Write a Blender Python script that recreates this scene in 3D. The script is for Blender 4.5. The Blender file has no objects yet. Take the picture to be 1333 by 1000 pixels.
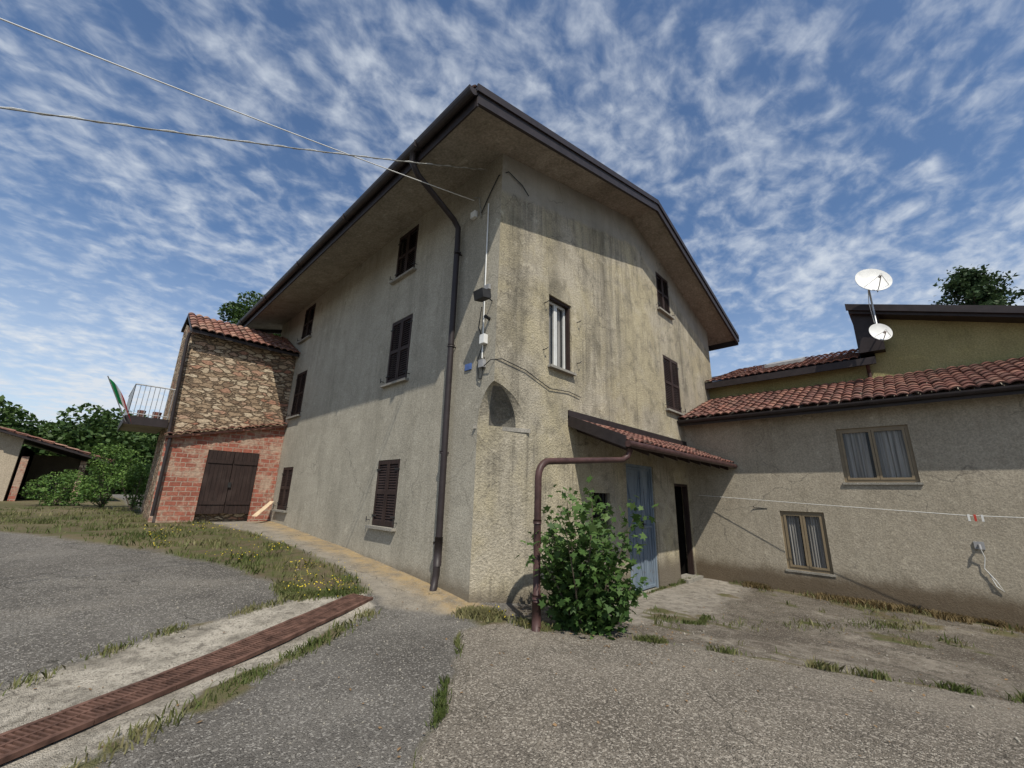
import bpy, math, random
import numpy as np
from mathutils import Vector, Matrix
random.seed(7); rng=np.random.default_rng(7)
SC=bpy.context.scene; COL=bpy.context.collection
XL,YG,XW=4.46,4.82,12.37
XE,YE=15.3,17.8      # far ends of the main house
RX,RZ=9.75,9.72; EX0,EZ0=3.15,7.86; EX1,EZ1=16.15,7.62; YR0,YR1=4.05,18.5

# ---------------------------------------------------------------- materials
class NT:
    def __init__(s,name,rough=0.9,spec=0.2):
        s.m=bpy.data.materials.new(name); s.m.use_nodes=True
        s.t=s.m.node_tree; s.b=s.t.nodes['Principled BSDF']
        s.b.inputs['Roughness'].default_value=rough
        s.b.inputs['Specular IOR Level'].default_value=spec
        s.pos=s.n('ShaderNodeNewGeometry').outputs['Position']
    def n(s,k): return s.t.nodes.new(k)
    def l(s,a,b): s.t.links.new(a,b)
    def scale(s,v):
        q=s.n('ShaderNodeVectorMath'); q.operation='MULTIPLY'; s.l(s.pos,q.inputs[0]); q.inputs[1].default_value=v; return q.outputs[0]
    def warp(s,sc,amt):
        nz=s.n('ShaderNodeTexNoise'); nz.inputs['Scale'].default_value=sc; nz.inputs['Detail'].default_value=4; s.l(s.pos,nz.inputs['Vector'])
        m=s.n('ShaderNodeVectorMath'); m.operation='SCALE'; s.l(nz.outputs['Color'],m.inputs[0]); m.inputs['Scale'].default_value=amt
        a=s.n('ShaderNodeVectorMath'); a.operation='ADD'; s.l(s.pos,a.inputs[0]); s.l(m.outputs[0],a.inputs[1]); return a.outputs[0]
    def noise(s,sc,det=4,vec=None,rough=0.55,dist=0.0):
        q=s.n('ShaderNodeTexNoise'); q.inputs['Scale'].default_value=sc; q.inputs['Detail'].default_value=det
        q.inputs['Roughness'].default_value=rough; q.inputs['Distortion'].default_value=dist
        s.l(vec if vec else s.pos,q.inputs['Vector']); return q.outputs['Fac']
    def vor(s,sc,vec=None,out='Distance',feature='F1'):
        q=s.n('ShaderNodeTexVoronoi'); q.feature=feature; q.inputs['Scale'].default_value=sc
        s.l(vec if vec else s.pos,q.inputs['Vector']); return q.outputs[out]
    def ramp(s,f,stops):
        q=s.n('ShaderNodeValToRGB'); e=q.color_ramp.elements
        while len(e)<len(stops): e.new(0.5)
        for i,(p,c) in enumerate(stops):
            e[i].position=p; e[i].color=(c[0],c[1],c[2],1) if hasattr(c,'__len__') else (c,c,c,1)
        s.l(f,q.inputs[0]); return q.outputs[0]
    def mix(s,f,a,b,mode='MIX'):
        q=s.n('ShaderNodeMix'); q.data_type='RGBA'; q.blend_type=mode
        for sock,v in ((q.inputs[0],f),(q.inputs[6],a),(q.inputs[7],b)):
            if isinstance(v,(int,float)): sock.default_value=v
            elif isinstance(v,tuple): sock.default_value=(v[0],v[1],v[2],1)
            else: s.l(v,sock)
        return q.outputs[2]
    def math(s,op,a,b=None):
        q=s.n('ShaderNodeMath'); q.operation=op
        for i,v in enumerate((a,b)):
            if v is None: continue
            if isinstance(v,(int,float)): q.inputs[i].default_value=v
            else: s.l(v,q.inputs[i])
        return q.outputs[0]
    def axis(s,i):
        q=s.n('ShaderNodeSeparateXYZ'); s.l(s.pos,q.inputs[0]); return q.outputs[i]
    def smooth(s,v,a,b):
        q=s.n('ShaderNodeMapRange'); q.interpolation_type='SMOOTHSTEP'; s.l(v,q.inputs[0]); q.inputs[1].default_value=a; q.inputs[2].default_value=b
        return q.outputs[0]
    def attr(s,name):
        q=s.n('ShaderNodeAttribute'); q.attribute_name=name; return q.outputs['Fac']
    def bump(s,h,st=0.3,dist=0.02):
        q=s.n('ShaderNodeBump'); q.inputs['Strength'].default_value=st; q.inputs['Distance'].default_value=dist
        s.l(h,q.inputs['Height'])
        s.l(q.outputs[0],s.b.inputs['Normal']); return q.outputs[0]
    def col(s,c):
        if isinstance(c,tuple): s.b.inputs['Base Color'].default_value=(c[0],c[1],c[2],1)
        else: s.l(c,s.b.inputs['Base Color'])

def plain(name,c,rough=0.6,spec=0.3,metal=0,var=0.25,sc=6):
    k=NT(name,rough,spec); f=k.noise(sc,5)
    d=tuple(x*(1-var) for x in c); e=tuple(min(1,x*(1+var)) for x in c)
    k.col(k.ramp(f,[(0.3,d),(0.7,e)])); k.b.inputs['Metallic'].default_value=metal
    return k.m
def plaster(name,base,dark,tint,streak=0.6,bumpsc=55,bst=0.5,stain=0.6,foot=None,footcol=(0.11,0.085,0.055),band=False,zstreak=None,footh=0.5,cracks=0.0):
    k=NT(name,0.95,0.1)
    c=k.mix(k.ramp(k.noise(0.55,6,rough=0.65,dist=0.6),[(0.42,0),(0.60,1)]),base,tint)
    c=k.mix(k.ramp(k.noise(0.23,3),[(0.4,0.0),(0.62,0.35)]),c,dark)
    st=k.noise(1.0,7,k.scale((2.4,2.4,0.20)),0.70)
    st2=k.noise(1.0,4,k.scale((0.42,0.42,0.3)),0.5)
    f=k.math('MULTIPLY',k.ramp(st,[(0.42,0),(0.64,1)]),k.ramp(st2,[(0.38,0),(0.56,1)]))
    if zstreak:
        m=k.smooth(k.axis(2),zstreak[0],zstreak[1]); f=k.math('MULTIPLY',f,k.math('ADD',k.math('MULTIPLY',m,0.8),0.2))
    c=k.mix(k.math('MULTIPLY',f,streak),c,dark)
    st3=k.noise(1.0,5,k.scale((9,9,0.35)),0.7)
    f3=k.math('MULTIPLY',k.ramp(st3,[(0.50,0),(0.68,1)]),k.ramp(k.noise(0.8,3),[(0.45,0),(0.56,1)]))
    c=k.mix(k.math('MULTIPLY',f3,streak*0.7),c,dark)
    bl=k.ramp(k.noise(2.3,8,rough=0.72,dist=0.3),[(0.49,0),(0.68,1)])
    c=k.mix(k.math('MULTIPLY',bl,stain),c,dark)
    c=k.mix(k.ramp(k.noise(3.4,8,rough=0.75),[(0.57,0),(0.68,0.45)]),c,tuple(min(1,x*1.4) for x in base))
    fine=k.noise(bumpsc,5,rough=0.7)
    c=k.mix(0.5,c,k.ramp(fine,[(0.35,0.28),(0.5,0.53),(0.65,0.8)]),'OVERLAY')
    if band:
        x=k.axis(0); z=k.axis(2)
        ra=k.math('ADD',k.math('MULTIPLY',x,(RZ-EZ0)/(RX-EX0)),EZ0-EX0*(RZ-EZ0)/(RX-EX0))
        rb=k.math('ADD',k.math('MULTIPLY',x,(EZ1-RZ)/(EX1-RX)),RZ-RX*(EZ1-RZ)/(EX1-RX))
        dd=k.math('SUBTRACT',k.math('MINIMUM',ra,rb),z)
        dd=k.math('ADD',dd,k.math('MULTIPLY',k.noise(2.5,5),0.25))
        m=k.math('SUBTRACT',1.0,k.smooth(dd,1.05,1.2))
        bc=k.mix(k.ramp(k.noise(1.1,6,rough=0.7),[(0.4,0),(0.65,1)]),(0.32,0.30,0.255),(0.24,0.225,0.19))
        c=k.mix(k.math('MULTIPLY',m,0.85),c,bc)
    if cracks:
        cr=k.vor(0.55,k.warp(1.3,0.9),'Distance','DISTANCE_TO_EDGE')
        m=k.math('MULTIPLY',k.ramp(cr,[(0.0,1),(0.006,0)]),k.ramp(k.noise(0.5,3),[(0.48,0),(0.54,cracks)]))
        c=k.mix(m,c,(0.05,0.045,0.04))
    if foot is not None:
        zz=k.math('ADD',k.axis(2),k.math('MULTIPLY',k.noise(1.8,7,rough=0.7),-footh))
        m=k.math('SUBTRACT',1.0,k.smooth(zz,foot-0.25,foot+0.12))
        c=k.mix(k.math('MULTIPLY',m,0.85),c,footcol)
    k.col(c)
    h=k.math('ADD',fine,k.math('MULTIPLY',k.noise(7,4),0.6))
    k.bump(h,bst,0.025)
    return k.m
M={}
M['left']=plaster('wall_render_smooth',(0.355,0.328,0.265),(0.20,0.184,0.145),(0.395,0.365,0.295),0.5,42,0.4,0.4,0.05,(0.15,0.125,0.09),cracks=0.4)
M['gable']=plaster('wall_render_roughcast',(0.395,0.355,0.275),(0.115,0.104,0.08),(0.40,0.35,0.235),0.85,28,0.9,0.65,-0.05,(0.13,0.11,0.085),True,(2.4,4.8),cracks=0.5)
M['nicheshade']=plaster('niche_shade_render',(0.19,0.18,0.15),(0.08,0.078,0.07),(0.23,0.21,0.175),0.6,28,1.0,0.8)  # darker render that paints in the shade inside the corner niche
M['wing']=plaster('wall_render_wing',(0.36,0.32,0.25),(0.20,0.173,0.13),(0.325,0.29,0.225),0.6,34,0.45,0.42,-0.16,(0.10,0.072,0.045),footh=0.5,cracks=0.5)
M['soffit']=plaster('soffit_concrete',(0.35,0.325,0.275),(0.15,0.135,0.11),(0.30,0.275,0.23),0.3,20,0.4,0.6)
M['green']=plaster('olive_render',(0.29,0.265,0.12),(0.18,0.165,0.08),(0.33,0.30,0.15),0.4,30,0.7,0.5)
M['cream']=plaster('cream_render',(0.42,0.36,0.27),(0.25,0.2,0.15),(0.45,0.38,0.29),0.4,30,0.5,0.5)
M['brown']=plain('dark_brown_metal',(0.026,0.020,0.020),0.5,0.3)
M['pipebrown']=plain('rust_brown_pipe',(0.055,0.028,0.025),0.5,0.3,var=0.45)
M['steel']=plain('galvanised_steel',(0.35,0.36,0.36),0.4,0.5,0.6)
M['white']=plain('white_plastic',(0.65,0.65,0.62),0.5,0.4,var=0.1)
M['grey']=plain('grey_plastic',(0.25,0.25,0.25),0.6,0.3)
M['dark']=plain('dark_interior',(0.012,0.011,0.010),0.95,0.0)
M['frame']=plain('tan_window_frame',(0.20,0.155,0.095),0.5,0.4,var=0.12)
M['wframe']=plain('white_window_frame',(0.6,0.6,0.57),0.5,0.4,var=0.08)
M['sill']=plaster('stone_sill',(0.30,0.28,0.24),(0.14,0.13,0.11),(0.26,0.25,0.22),0.4,40,0.4,0.5)
M['cable']=plain('cable_sheath',(0.24,0.24,0.22),0.7,0.2,var=0.35,sc=20)
M['whitecord']=plain('white_cord',(0.6,0.6,0.57),0.7,0.2,var=0.1)
M['rope']=plain('cable_black',(0.03,0.03,0.03),0.7,0.2)
M['red']=plain('peg_red',(0.45,0.05,0.03),0.6,0.3)
M['blueplate']=plain('blue_enamel',(0.06,0.11,0.28),0.4,0.5)
M['wood']=plain('raw_timber',(0.46,0.36,0.24),0.8,0.2)
def shutterwood():
    k=NT('shutter_wood_brown',0.65,0.25)
    f=k.noise(1,5,k.scale((30,30,2.5)),0.6)
    c=k.ramp(f,[(0.3,(0.016,0.010,0.009)),(0.7,(0.040,0.024,0.020))])
    c=k.mix(k.ramp(k.noise(2,4),[(0.5,0),(0.75,0.6)]),c,(0.06,0.042,0.036)); k.col(c); k.bump(f,0.3,0.005); return k.m
M['shutter']=shutterwood()
def bluedoor():
    k=NT('blue_grey_painted_metal',0.6,0.3)
    f=k.noise(1,6,k.scale((6,6,1.2)),0.65)
    c=k.ramp(f,[(0.35,(0.11,0.145,0.185)),(0.65,(0.18,0.22,0.26))])
    r=k.math('MULTIPLY',k.ramp(k.noise(9,6,rough=0.7),[(0.58,0),(0.67,1)]),0.6)
    k.col(k.mix(r,c,(0.10,0.065,0.045))); return k.m
M['blue']=bluedoor()
def glass():
    k=NT('window_glass',0.06,0.6); k.col((0.035,0.04,0.045))
    k.b.inputs['Alpha'].default_value=0.35
    return k.m
M['glass']=glass()
def curtain():
    k=NT('lace_curtain',0.9,0.1); f=k.noise(1,3,k.scale((22,22,0.6)),0.5)
    k.col(k.ramp(f,[(0.35,(0.20,0.19,0.17)),(0.62,(0.55,0.53,0.49))])); return k.m
M['curtain']=curtain()
def tilem(name,a,b,c3):
    k=NT(name,0.85,0.15)
    v=k.attr('tv')
    c=k.ramp(v,[(0.0,a),(0.5,b),(1.0,c3)])
    c=k.mix(k.ramp(k.noise(3.0,6,rough=0.7),[(0.42,0),(0.66,0.8)]),c,(0.085,0.062,0.052))
    c=k.mix(k.ramp(k.noise(14,5,rough=0.7),[(0.56,0),(0.7,0.5)]),c,(0.28,0.23,0.18))
    k.col(c); k.bump(k.noise(60,4),0.3,0.01); return k.m
M['tile']=tilem('terracotta_tile',(0.12,0.054,0.044),(0.18,0.078,0.060),(0.25,0.125,0.09))
M['tileold']=tilem('old_terracotta_tile',(0.17,0.075,0.055),(0.26,0.12,0.085),(0.34,0.20,0.14))
def brickm():
    k=NT('red_hollow_brick',0.9,0.1)
    cx=k.n('ShaderNodeCombineXYZ'); sp=k.n('ShaderNodeSeparateXYZ'); k.l(k.pos,sp.inputs[0])
    wob=k.math('MULTIPLY',k.noise(1.3,3),0.06)
    k.l(k.math('ADD',sp.outputs[0],sp.outputs[1]),cx.inputs[0]); k.l(k.math('ADD',sp.outputs[2],wob),cx.inputs[1])
    b=k.n('ShaderNodeTexBrick'); k.l(cx.outputs[0],b.inputs['Vector'])
    b.inputs['Color1'].default_value=(0.36,0.13,0.09,1); b.inputs['Color2'].default_value=(0.25,0.085,0.06,1)
    b.inputs['Mortar'].default_value=(0.36,0.28,0.22,1); b.inputs['Scale'].default_value=1
    b.inputs['Brick Width'].default_value=0.27; b.inputs['Row Height'].default_value=0.135; b.inputs['Mortar Size'].default_value=0.012
    c=k.mix(k.ramp(k.noise(1.6,7,rough=0.7,dist=0.5),[(0.47,0),(0.58,0.9)]),b.outputs['Color'],(0.42,0.32,0.24))
    c=k.mix(k.ramp(k.noise(12,5),[(0.4,0),(0.8,0.6)]),c,(0.14,0.06,0.04))
    k.col(c); k.bump(k.math('ADD',k.math('MULTIPLY',b.outputs['Fac'],-0.8),k.noise(25,5)),0.8,0.02); return k.m
M['brick']=brickm()
def stonem():
    k=NT('rubble_stone_masonry',0.95,0.1)
    vec=k.scale((3.6,3.6,9.0))
    nz=k.n('ShaderNodeTexNoise'); nz.inputs['Scale'].default_value=1.2; k.l(vec,nz.inputs['Vector'])
    ad=k.n('ShaderNodeVectorMath'); ad.operation='ADD'; k.l(vec,ad.inputs[0])
    m2=k.n('ShaderNodeVectorMath'); m2.operation='SCALE'; k.l(nz.outputs['Color'],m2.inputs[0]); m2.inputs['Scale'].default_value=1.3
    k.l(m2.outputs[0],ad.inputs[1]); w=ad.outputs[0]
    cell=k.vor(1.0,w,'Color'); e=k.vor(1.0,w,'Distance','DISTANCE_TO_EDGE')
    sp=k.n('ShaderNodeSeparateColor'); k.l(cell,sp.inputs[0])
    c=k.ramp(sp.outputs[0],[(0.0,(0.20,0.14,0.095)),(0.35,(0.36,0.27,0.18)),(0.7,(0.47,0.39,0.28)),(1.0,(0.30,0.15,0.10))])
    c=k.mix(0.4,c,k.ramp(k.noise(20,5),[(0.3,0.2),(0.7,0.8)]),'OVERLAY')
    mask=k.ramp(e,[(0.03,0),(0.12,1)])
    k.col(k.mix(mask,(0.16,0.12,0.085),c))
    k.bump(k.math('ADD',mask,k.math('MULTIPLY',k.noise(18,5),0.5)),1.0,0.05); return k.m
M['stone']=stonem()
def leafm(name,a,b,c3,tr=0.25):
    k=NT(name,0.6,0.25); v=k.attr('tv')
    k.col(k.ramp(v,[(0.0,a),(0.5,b),(1.0,c3)]))
    t=k.n('ShaderNodeBsdfTranslucent'); k.l(k.ramp(v,[(0,b),(1,c3)]),t.inputs[0])
    mx=k.n('ShaderNodeMixShader'); mx.inputs[0].default_value=tr
    o=[q for q in k.t.nodes if q.type=='OUTPUT_MATERIAL'][0]
    k.l(k.b.outputs[0],mx.inputs[1]); k.l(t.outputs[0],mx.inputs[2]); k.l(mx.outputs[0],o.inputs[0]); return k.m
M['fig']=leafm('fig_leaf',(0.028,0.062,0.014),(0.05,0.10,0.022),(0.10,0.16,0.045))
M['tree']=leafm('tree_leaf',(0.022,0.048,0.014),(0.04,0.08,0.02),(0.075,0.12,0.03))
M['conifer']=leafm('conifer_leaf',(0.018,0.038,0.018),(0.036,0.066,0.026),(0.06,0.095,0.035),0.15)
M['shrub']=leafm('shrub_leaf',(0.04,0.09,0.02),(0.08,0.15,0.03),(0.14,0.22,0.05))
M['grass']=leafm('grass_blade',(0.06,0.088,0.022),(0.105,0.13,0.038),(0.23,0.205,0.10))
M['drygrass']=leafm('dry_grass',(0.10,0.08,0.035),(0.17,0.12,0.055),(0.26,0.20,0.10))
M['flower']=plain('yellow_flower',(0.60,0.46,0.03),0.6,0.2,var=0.1)
M['bark']=plain('bark',(0.10,0.08,0.06),0.9,0.1,var=0.4,sc=15)
M['pebble']=plain('pebble_stone',(0.26,0.24,0.20),0.9,0.1,var=0.5,sc=40)
M['deadleaf']=plain('dead_leaf',(0.20,0.13,0.07),0.9,0.1,var=0.5,sc=10)
# ---------------------------------------------------------------- mesh builder
class MB:
    def __init__(s): s.v=[]; s.f=[]; s.mi=[]; s.mats=[]; s.tv=[]
    def m(s,mat):
        if mat not in s.mats: s.mats.append(mat)
        return s.mats.index(mat)
    def poly(s,pts,mat,tv=0.5):
        i=len(s.v); s.v+= [tuple(p) for p in pts]; s.f.append(tuple(range(i,i+len(pts)))); s.mi.append(s.m(mat)); s.tv+=[tv]*len(pts)
    def hexa(s,p,mat,tv=0.5):
        i=len(s.v); s.v+=[tuple(q) for q in p]; s.tv+=[tv]*8
        c=sum((Vector(q) for q in p),Vector())/8
        for f in ((0,1,2,3),(4,5,6,7),(0,1,5,4),(1,2,6,5),(2,3,7,6),(3,0,4,7)):
            a,b,d=(Vector(p[f[0]]),Vector(p[f[1]]),Vector(p[f[2]]))
            nrm=(b-a).cross(d-b); fc=(a+d)/2
            if nrm.dot(fc-c)<0: f=f[::-1]
            s.f.append(tuple(i+q for q in f)); s.mi.append(s.m(mat))
    def box(s,x0,x1,y0,y1,z0,z1,mat,tv=0.5):
        s.hexa([(x0,y0,z0),(x1,y0,z0),(x1,y1,z0),(x0,y1,z0),(x0,y0,z1),(x1,y0,z1),(x1,y1,z1),(x0,y1,z1)],mat,tv)
    def fbox(s,P,a0,a1,z0,z1,d0,d1,mat,tv=0.5):
        s.hexa([P(a0,z0,d0),P(a1,z0,d0),P(a1,z0,d1),P(a0,z0,d1),P(a0,z1,d0),P(a1,z1,d0),P(a1,z1,d1),P(a0,z1,d1)],mat,tv)
    def tube(s,pts,r,mat,n=10,r2=None,cap=True,tv=0.5):
        pts=[Vector(p) for p in pts]; k=len(pts); base=len(s.v); up=None
        for i,p in enumerate(pts):
            if i==0: d=pts[1]-p
            elif i==k-1: d=p-pts[i-1]
            else: d=(pts[i+1]-p).normalized()+(p-pts[i-1]).normalized()
            d.normalize()
            if up is None: up=Vector((0,0,1)) if abs(d.z)<0.9 else Vector((1,0,0))
            a=d.cross(up)
            if a.length<1e-4: a=d.cross(Vector((1,0.3,0)))
            a.normalize(); b=a.cross(d).normalized(); up=b
            rr=r if r2 is None else r+(r2-r)*i/(k-1)
            for j in range(n):
                t=2*math.pi*j/n; s.v.append(tuple(p+a*math.cos(t)*rr+b*math.sin(t)*rr)); s.tv.append(tv)
        mi=s.m(mat)
        for i in range(k-1):
            for j in range(n):
                a0=base+i*n+j; a1=base+i*n+(j+1)%n
                s.f.append((a0,a1,a1+n,a0+n)); s.mi.append(mi)
        if cap:
            s.f.append(tuple(base+j for j in range(n))); s.mi.append(mi)
            s.f.append(tuple(base+(k-1)*n+j for j in reversed(range(n)))); s.mi.append(mi)
    def obj(s,name,parent=None,smooth=False,bevel=0):
        me=bpy.data.meshes.new(name); me.from_pydata(s.v,[],s.f)
        for q in s.mats: me.materials.append(M[q])
        me.polygons.foreach_set('material_index',s.mi)
        at=me.attributes.new('tv','FLOAT','POINT'); at.data.foreach_set('value',s.tv)
        if smooth: me.polygons.foreach_set('use_smooth',[True]*len(s.f))
        me.update(); o=bpy.data.objects.new(name,me); COL.objects.link(o)
        if parent: o.parent=parent
        if bevel:
            b=o.modifiers.new('bevel','BEVEL'); b.width=bevel; b.segments=2; b.limit_method='ANGLE'
        return o
def empty(name):
    o=bpy.data.objects.new(name,None); COL.objects.link(o); return o
def frame_x(x): return lambda a,z,d: (x-d,a,z)
def frame_y(y): return lambda a,z,d: (a,y-d,z)
def wall(mb,P,a0,a1,z0,z1,holes,mat,reveal=0.16,solid=()):
    A=sorted({a0,a1,*[h[0] for h in holes],*[h[1] for h in holes],*[h[0] for h in solid],*[h[1] for h in solid]})
    Z=sorted({z0,z1,*[h[2] for h in holes],*[h[3] for h in holes],*[h[2] for h in solid],*[h[3] for h in solid]})
    A=[q for q in A if a0<=q<=a1]; Z=[q for q in Z if z0<=q<=z1]
    for i in range(len(A)-1):
        for j in range(len(Z)-1):
            ca=(A[i]+A[i+1])/2; cz=(Z[j]+Z[j+1])/2
            if any(h[0]<ca<h[1] and h[2]<cz<h[3] for h in list(holes)+list(solid)): continue
            mb.poly([P(A[i],Z[j],0),P(A[i+1],Z[j],0),P(A[i+1],Z[j+1],0),P(A[i],Z[j+1],0)],mat)
    for h in holes:
        b,c,d,e=h[:4]; r=-reveal
        mb.poly([P(b,d,0),P(b,d,r),P(b,e,r),P(b,e,0)],mat); mb.poly([P(c,d,0),P(c,d,r),P(c,e,r),P(c,e,0)],mat)
        mb.poly([P(b,e,0),P(b,e,r),P(c,e,r),P(c,e,0)],mat); mb.poly([P(b,d,0),P(b,d,r),P(c,d,r),P(c,d,0)],mat)
def shutters(P,b,c,d,e,parent,name,sill=True):
    mb=MB(); g=0.012; mid=(b+c)/2
    mb.fbox(P,b+0.002,c-0.002,d+0.002,e-0.002,-0.155,-0.13,'dark')
    for (l,r) in ((b+g,mid-0.004),(mid+0.004,c-g)):
        st=0.055
        for (u0,u1,v0,v1) in ((l,l+st,d+g,e-g),(r-st,r,d+g,e-g),(l+st,r-st,d+g,d+g+0.09),(l+st,r-st,e-g-0.08,e-g),(l+st,r-st,(d+e)/2-0.04,(d+e)/2+0.04)):
            mb.fbox(P,u0,u1,v0,v1,-0.045,0.0+0.006*random.random(),'shutter')
        for (v0,v1) in ((d+g+0.09,(d+e)/2-0.04),((d+e)/2+0.04,e-g-0.08)):
            n=int((v1-v0)/0.05); s=(v1-v0)/n
            for i in range(n):
                z=v0+i*s
                mb.hexa([P(l+st,z,-0.006),P(r-st,z,-0.006),P(r-st,z+0.008,-0.008),P(l+st,z+0.008,-0.008),
                         P(l+st,z+s*0.85,-0.038),P(r-st,z+s*0.85,-0.038),P(r-st,z+s*0.98,-0.034),P(l+st,z+s*0.98,-0.034)],'shutter')
    for z in (d+0.2,e-0.2):
        mb.fbox(P,b-0.02,b+0.16,z-0.014,z+0.014,0.006,0.014,'rope'); mb.fbox(P,c-0.16,c+0.02,z-0.014,z+0.014,0.006,0.014,'rope')
    for a in (b-0.1,c+0.1):
        mb.tube([P(a,d+0.1,-0.02),P(a,d+0.1,0.09)],0.008,'rope',6); mb.tube([P(a,d+0.06,0.085),P(a,d+0.17,0.085)],0.009,'rope',6)
    if sill: mb.fbox(P,b-0.09,c+0.09,d-0.055,d-0.002,-0.1,0.10,'sill')
    mb.obj(name,parent)
def glazed(P,b,c,d,e,parent,name,fm,sash=2,depth=0.11,sill=0.09,fw=0.06):
    mb=MB(); q=-depth
    mb.fbox(P,b+0.002,c-0.002,d+0.002,e-0.002,-0.42,-0.40,'dark')
    for (u0,u1,v0,v1) in ((b,b+fw,d,e),(c-fw,c,d,e),(b+fw,c-fw,d,d+fw),(b+fw,c-fw,e-fw,e)):
        mb.fbox(P,u0,u1,v0,v1,q-0.05,q,fm)
    w=(c-b-2*fw)/sash
    for i in range(sash):
        l=b+fw+i*w+0.004; r=b+fw+(i+1)*w-0.004; f=0.045
        for (u0,u1,v0,v1) in ((l,l+f,d+fw,e-fw),(r-f,r,d+fw,e-fw),(l+f,r-f,d+fw,d+fw+f),(l+f,r-f,e-fw-f,e-fw)):
            mb.fbox(P,u0,u1,v0,v1,q-0.035,q+0.015,fm)
        mb.poly([P(l+f,d+fw+f,q-0.012),P(r-f,d+fw+f,q-0.012),P(r-f,e-fw-f,q-0.012),P(l+f,e-fw-f,q-0.012)],'glass')
        n=16; hh=[0.012*math.sin(k*1.9)+0.006*math.sin(k*4.1) for k in range(n+1)]
        for k in range(n):
            a0=l+f+(r-l-2*f)*k/n; a1=l+f+(r-l-2*f)*(k+1)/n
            if (k+0.5)/n<0.14 and i==1: continue
            mb.poly([P(a0,d+fw,q-0.07+hh[k]),P(a1,d+fw,q-0.07+hh[k+1]),P(a1,e-fw,q-0.07+hh[k+1]),P(a0,e-fw,q-0.07+hh[k])],'curtain')
    if sill: mb.fbox(P,b-0.04,c+0.04,d-0.05,d-0.002,-0.1,sill,'sill')
    mb.obj(name,parent)
def tiles(name,parent,O,ue,us,le,ls,mat='tile',pw=0.19,rl=0.36,amp=0.045,thick=0.03,jit=0.010):
    O=Vector(O); ue=Vector(ue).normalized(); us=Vector(us).normalized(); nn=ue.cross(us).normalized()
    if nn.z<0: nn=-nn
    nc=max(1,int(round(le/pw))); nr=max(1,int(round(ls/rl))); pw=le/nc; rl=ls/nr; mb=MB(); K=8
    for r in range(nr):
        for c in range(nc):
            tv=random.random(); dz=random.uniform(-jit,jit); dx=random.uniform(-jit,jit)
            b=len(mb.v)
            for k in range(K+1):
                t=k/K; x=(c+t)*pw
                h=amp*(abs(math.sin(math.pi*t))**0.8)
                for (s0,hh) in ((r*rl-0.03,0.035+thick),(( r+1)*rl+0.01,0.0+thick),(r*rl-0.03,0.035)):
                    p=O+ue*(x+dx)+us*(s0+dx)+nn*(h+hh+dz); mb.v.append(tuple(p)); mb.tv.append(tv)
            mi=mb.m(mat)
            for k in range(K):
                a=b+k*3; mb.f.append((a,a+3,a+4,a+1)); mb.mi.append(mi)
                mb.f.append((a,a+2,a+5,a+3)); mb.mi.append(mi)
    return mb.obj(name,parent)
# ---------------------------------------------------------------- ground height
def ss(a,b,t):
    t=np.clip((t-a)/(b-a),0,1); return t*t*(3-2*t)
def gz(x,y):
    x=np.asarray(x,float); y=np.asarray(y,float)
    A=0.082*np.clip(y-5,0,None); A=0.9*(1-np.exp(-A/0.9*1.15))*1.04
    A=np.minimum(A,0.86)
    B=0.43*ss(4.3,8.6,x)+0.012*np.clip(-y+4,0,12)*ss(8,13,x)
    return A*(1-ss(4.6,6.5,x))-B
def vnoise(x,y,sc,seed):
    r=np.random.default_rng(seed).random((256,256)); X=x*sc; Y=y*sc
    xi=np.floor(X).astype(int); yi=np.floor(Y).astype(int); fx=X-xi; fy=Y-yi
    fx=fx*fx*(3-2*fx); fy=fy*fy*(3-2*fy)
    a=r[xi%256,yi%256]; b=r[(xi+1)%256,yi%256]; c=r[xi%256,(yi+1)%256]; d=r[(xi+1)%256,(yi+1)%256]
    return (a*(1-fx)+b*fx)*(1-fy)+(c*(1-fx)+d*fx)*fy
def fbm(x,y,sc,seed,o=4):
    s=0;w=0;a=1
    for i in range(o): s=s+a*vnoise(x,y,sc*2**i,seed+i); w+=a; a*=0.55
    return s/w
def polydist(x,y,P):
    P=np.array(P,float); n=len(P); d=np.full(x.shape,1e9); ins=np.zeros(x.shape,bool)
    for i in range(n):
        x0,y0=P[i]; x1,y1=P[(i+1)%n]
        ex,ey=x1-x0,y1-y0; t=np.clip(((x-x0)*ex+(y-y0)*ey)/(ex*ex+ey*ey+1e-12),0,1)
        d=np.minimum(d,np.hypot(x-x0-t*ex,y-y0-t*ey))
        c=((y0>y)!=(y1>y)); xx=x0+(y-y0)*ex/(ey if abs(ey)>1e-12 else 1e-12); ins^=(c&(x<xx))
    return np.where(ins,d,-d)
def linedist(x,y,P):
    d=np.full(x.shape,1e9)
    for i in range(len(P)-1):
        x0,y0=P[i]; x1,y1=P[i+1]; ex,ey=x1-x0,y1-y0
        t=np.clip(((x-x0)*ex+(y-y0)*ey)/(ex*ex+ey*ey),0,1); d=np.minimum(d,np.hypot(x-x0-t*ex,y-y0-t*ey))
    return d
STRIP=[(-3.5,3.2),(-1.5,4.45),(-0.1,5.30),(0.86,5.96),(1.5,6.2),(2.33,6.42),(3.35,6.3),(3.25,5.75),(2.99,5.45),(1.42,4.50),(0.33,3.79),(-1,2.95),(-3.5,1.4)]
GRASSP=[(-6,20.5),(-0.99,13.9),(0.70,11.39),(1.99,8.83),(2.45,7.1),(2.37,6.42),(3.35,6.2),(3.6,7.4),(3.55,9.5),(3.2,12.5),(2.8,15.0),(1.8,15.3),(1.6,18),(1.6,60),(-60,60),(-60,20)]
APRON=[(3.35,6.2),(3.6,7.4),(3.55,9.5),(3.2,12.5),(2.8,15.2),(4.6,15.2),(4.6,4.9),(4.2,4.75),(3.75,5.0),(3.3,5.7)]
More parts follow.
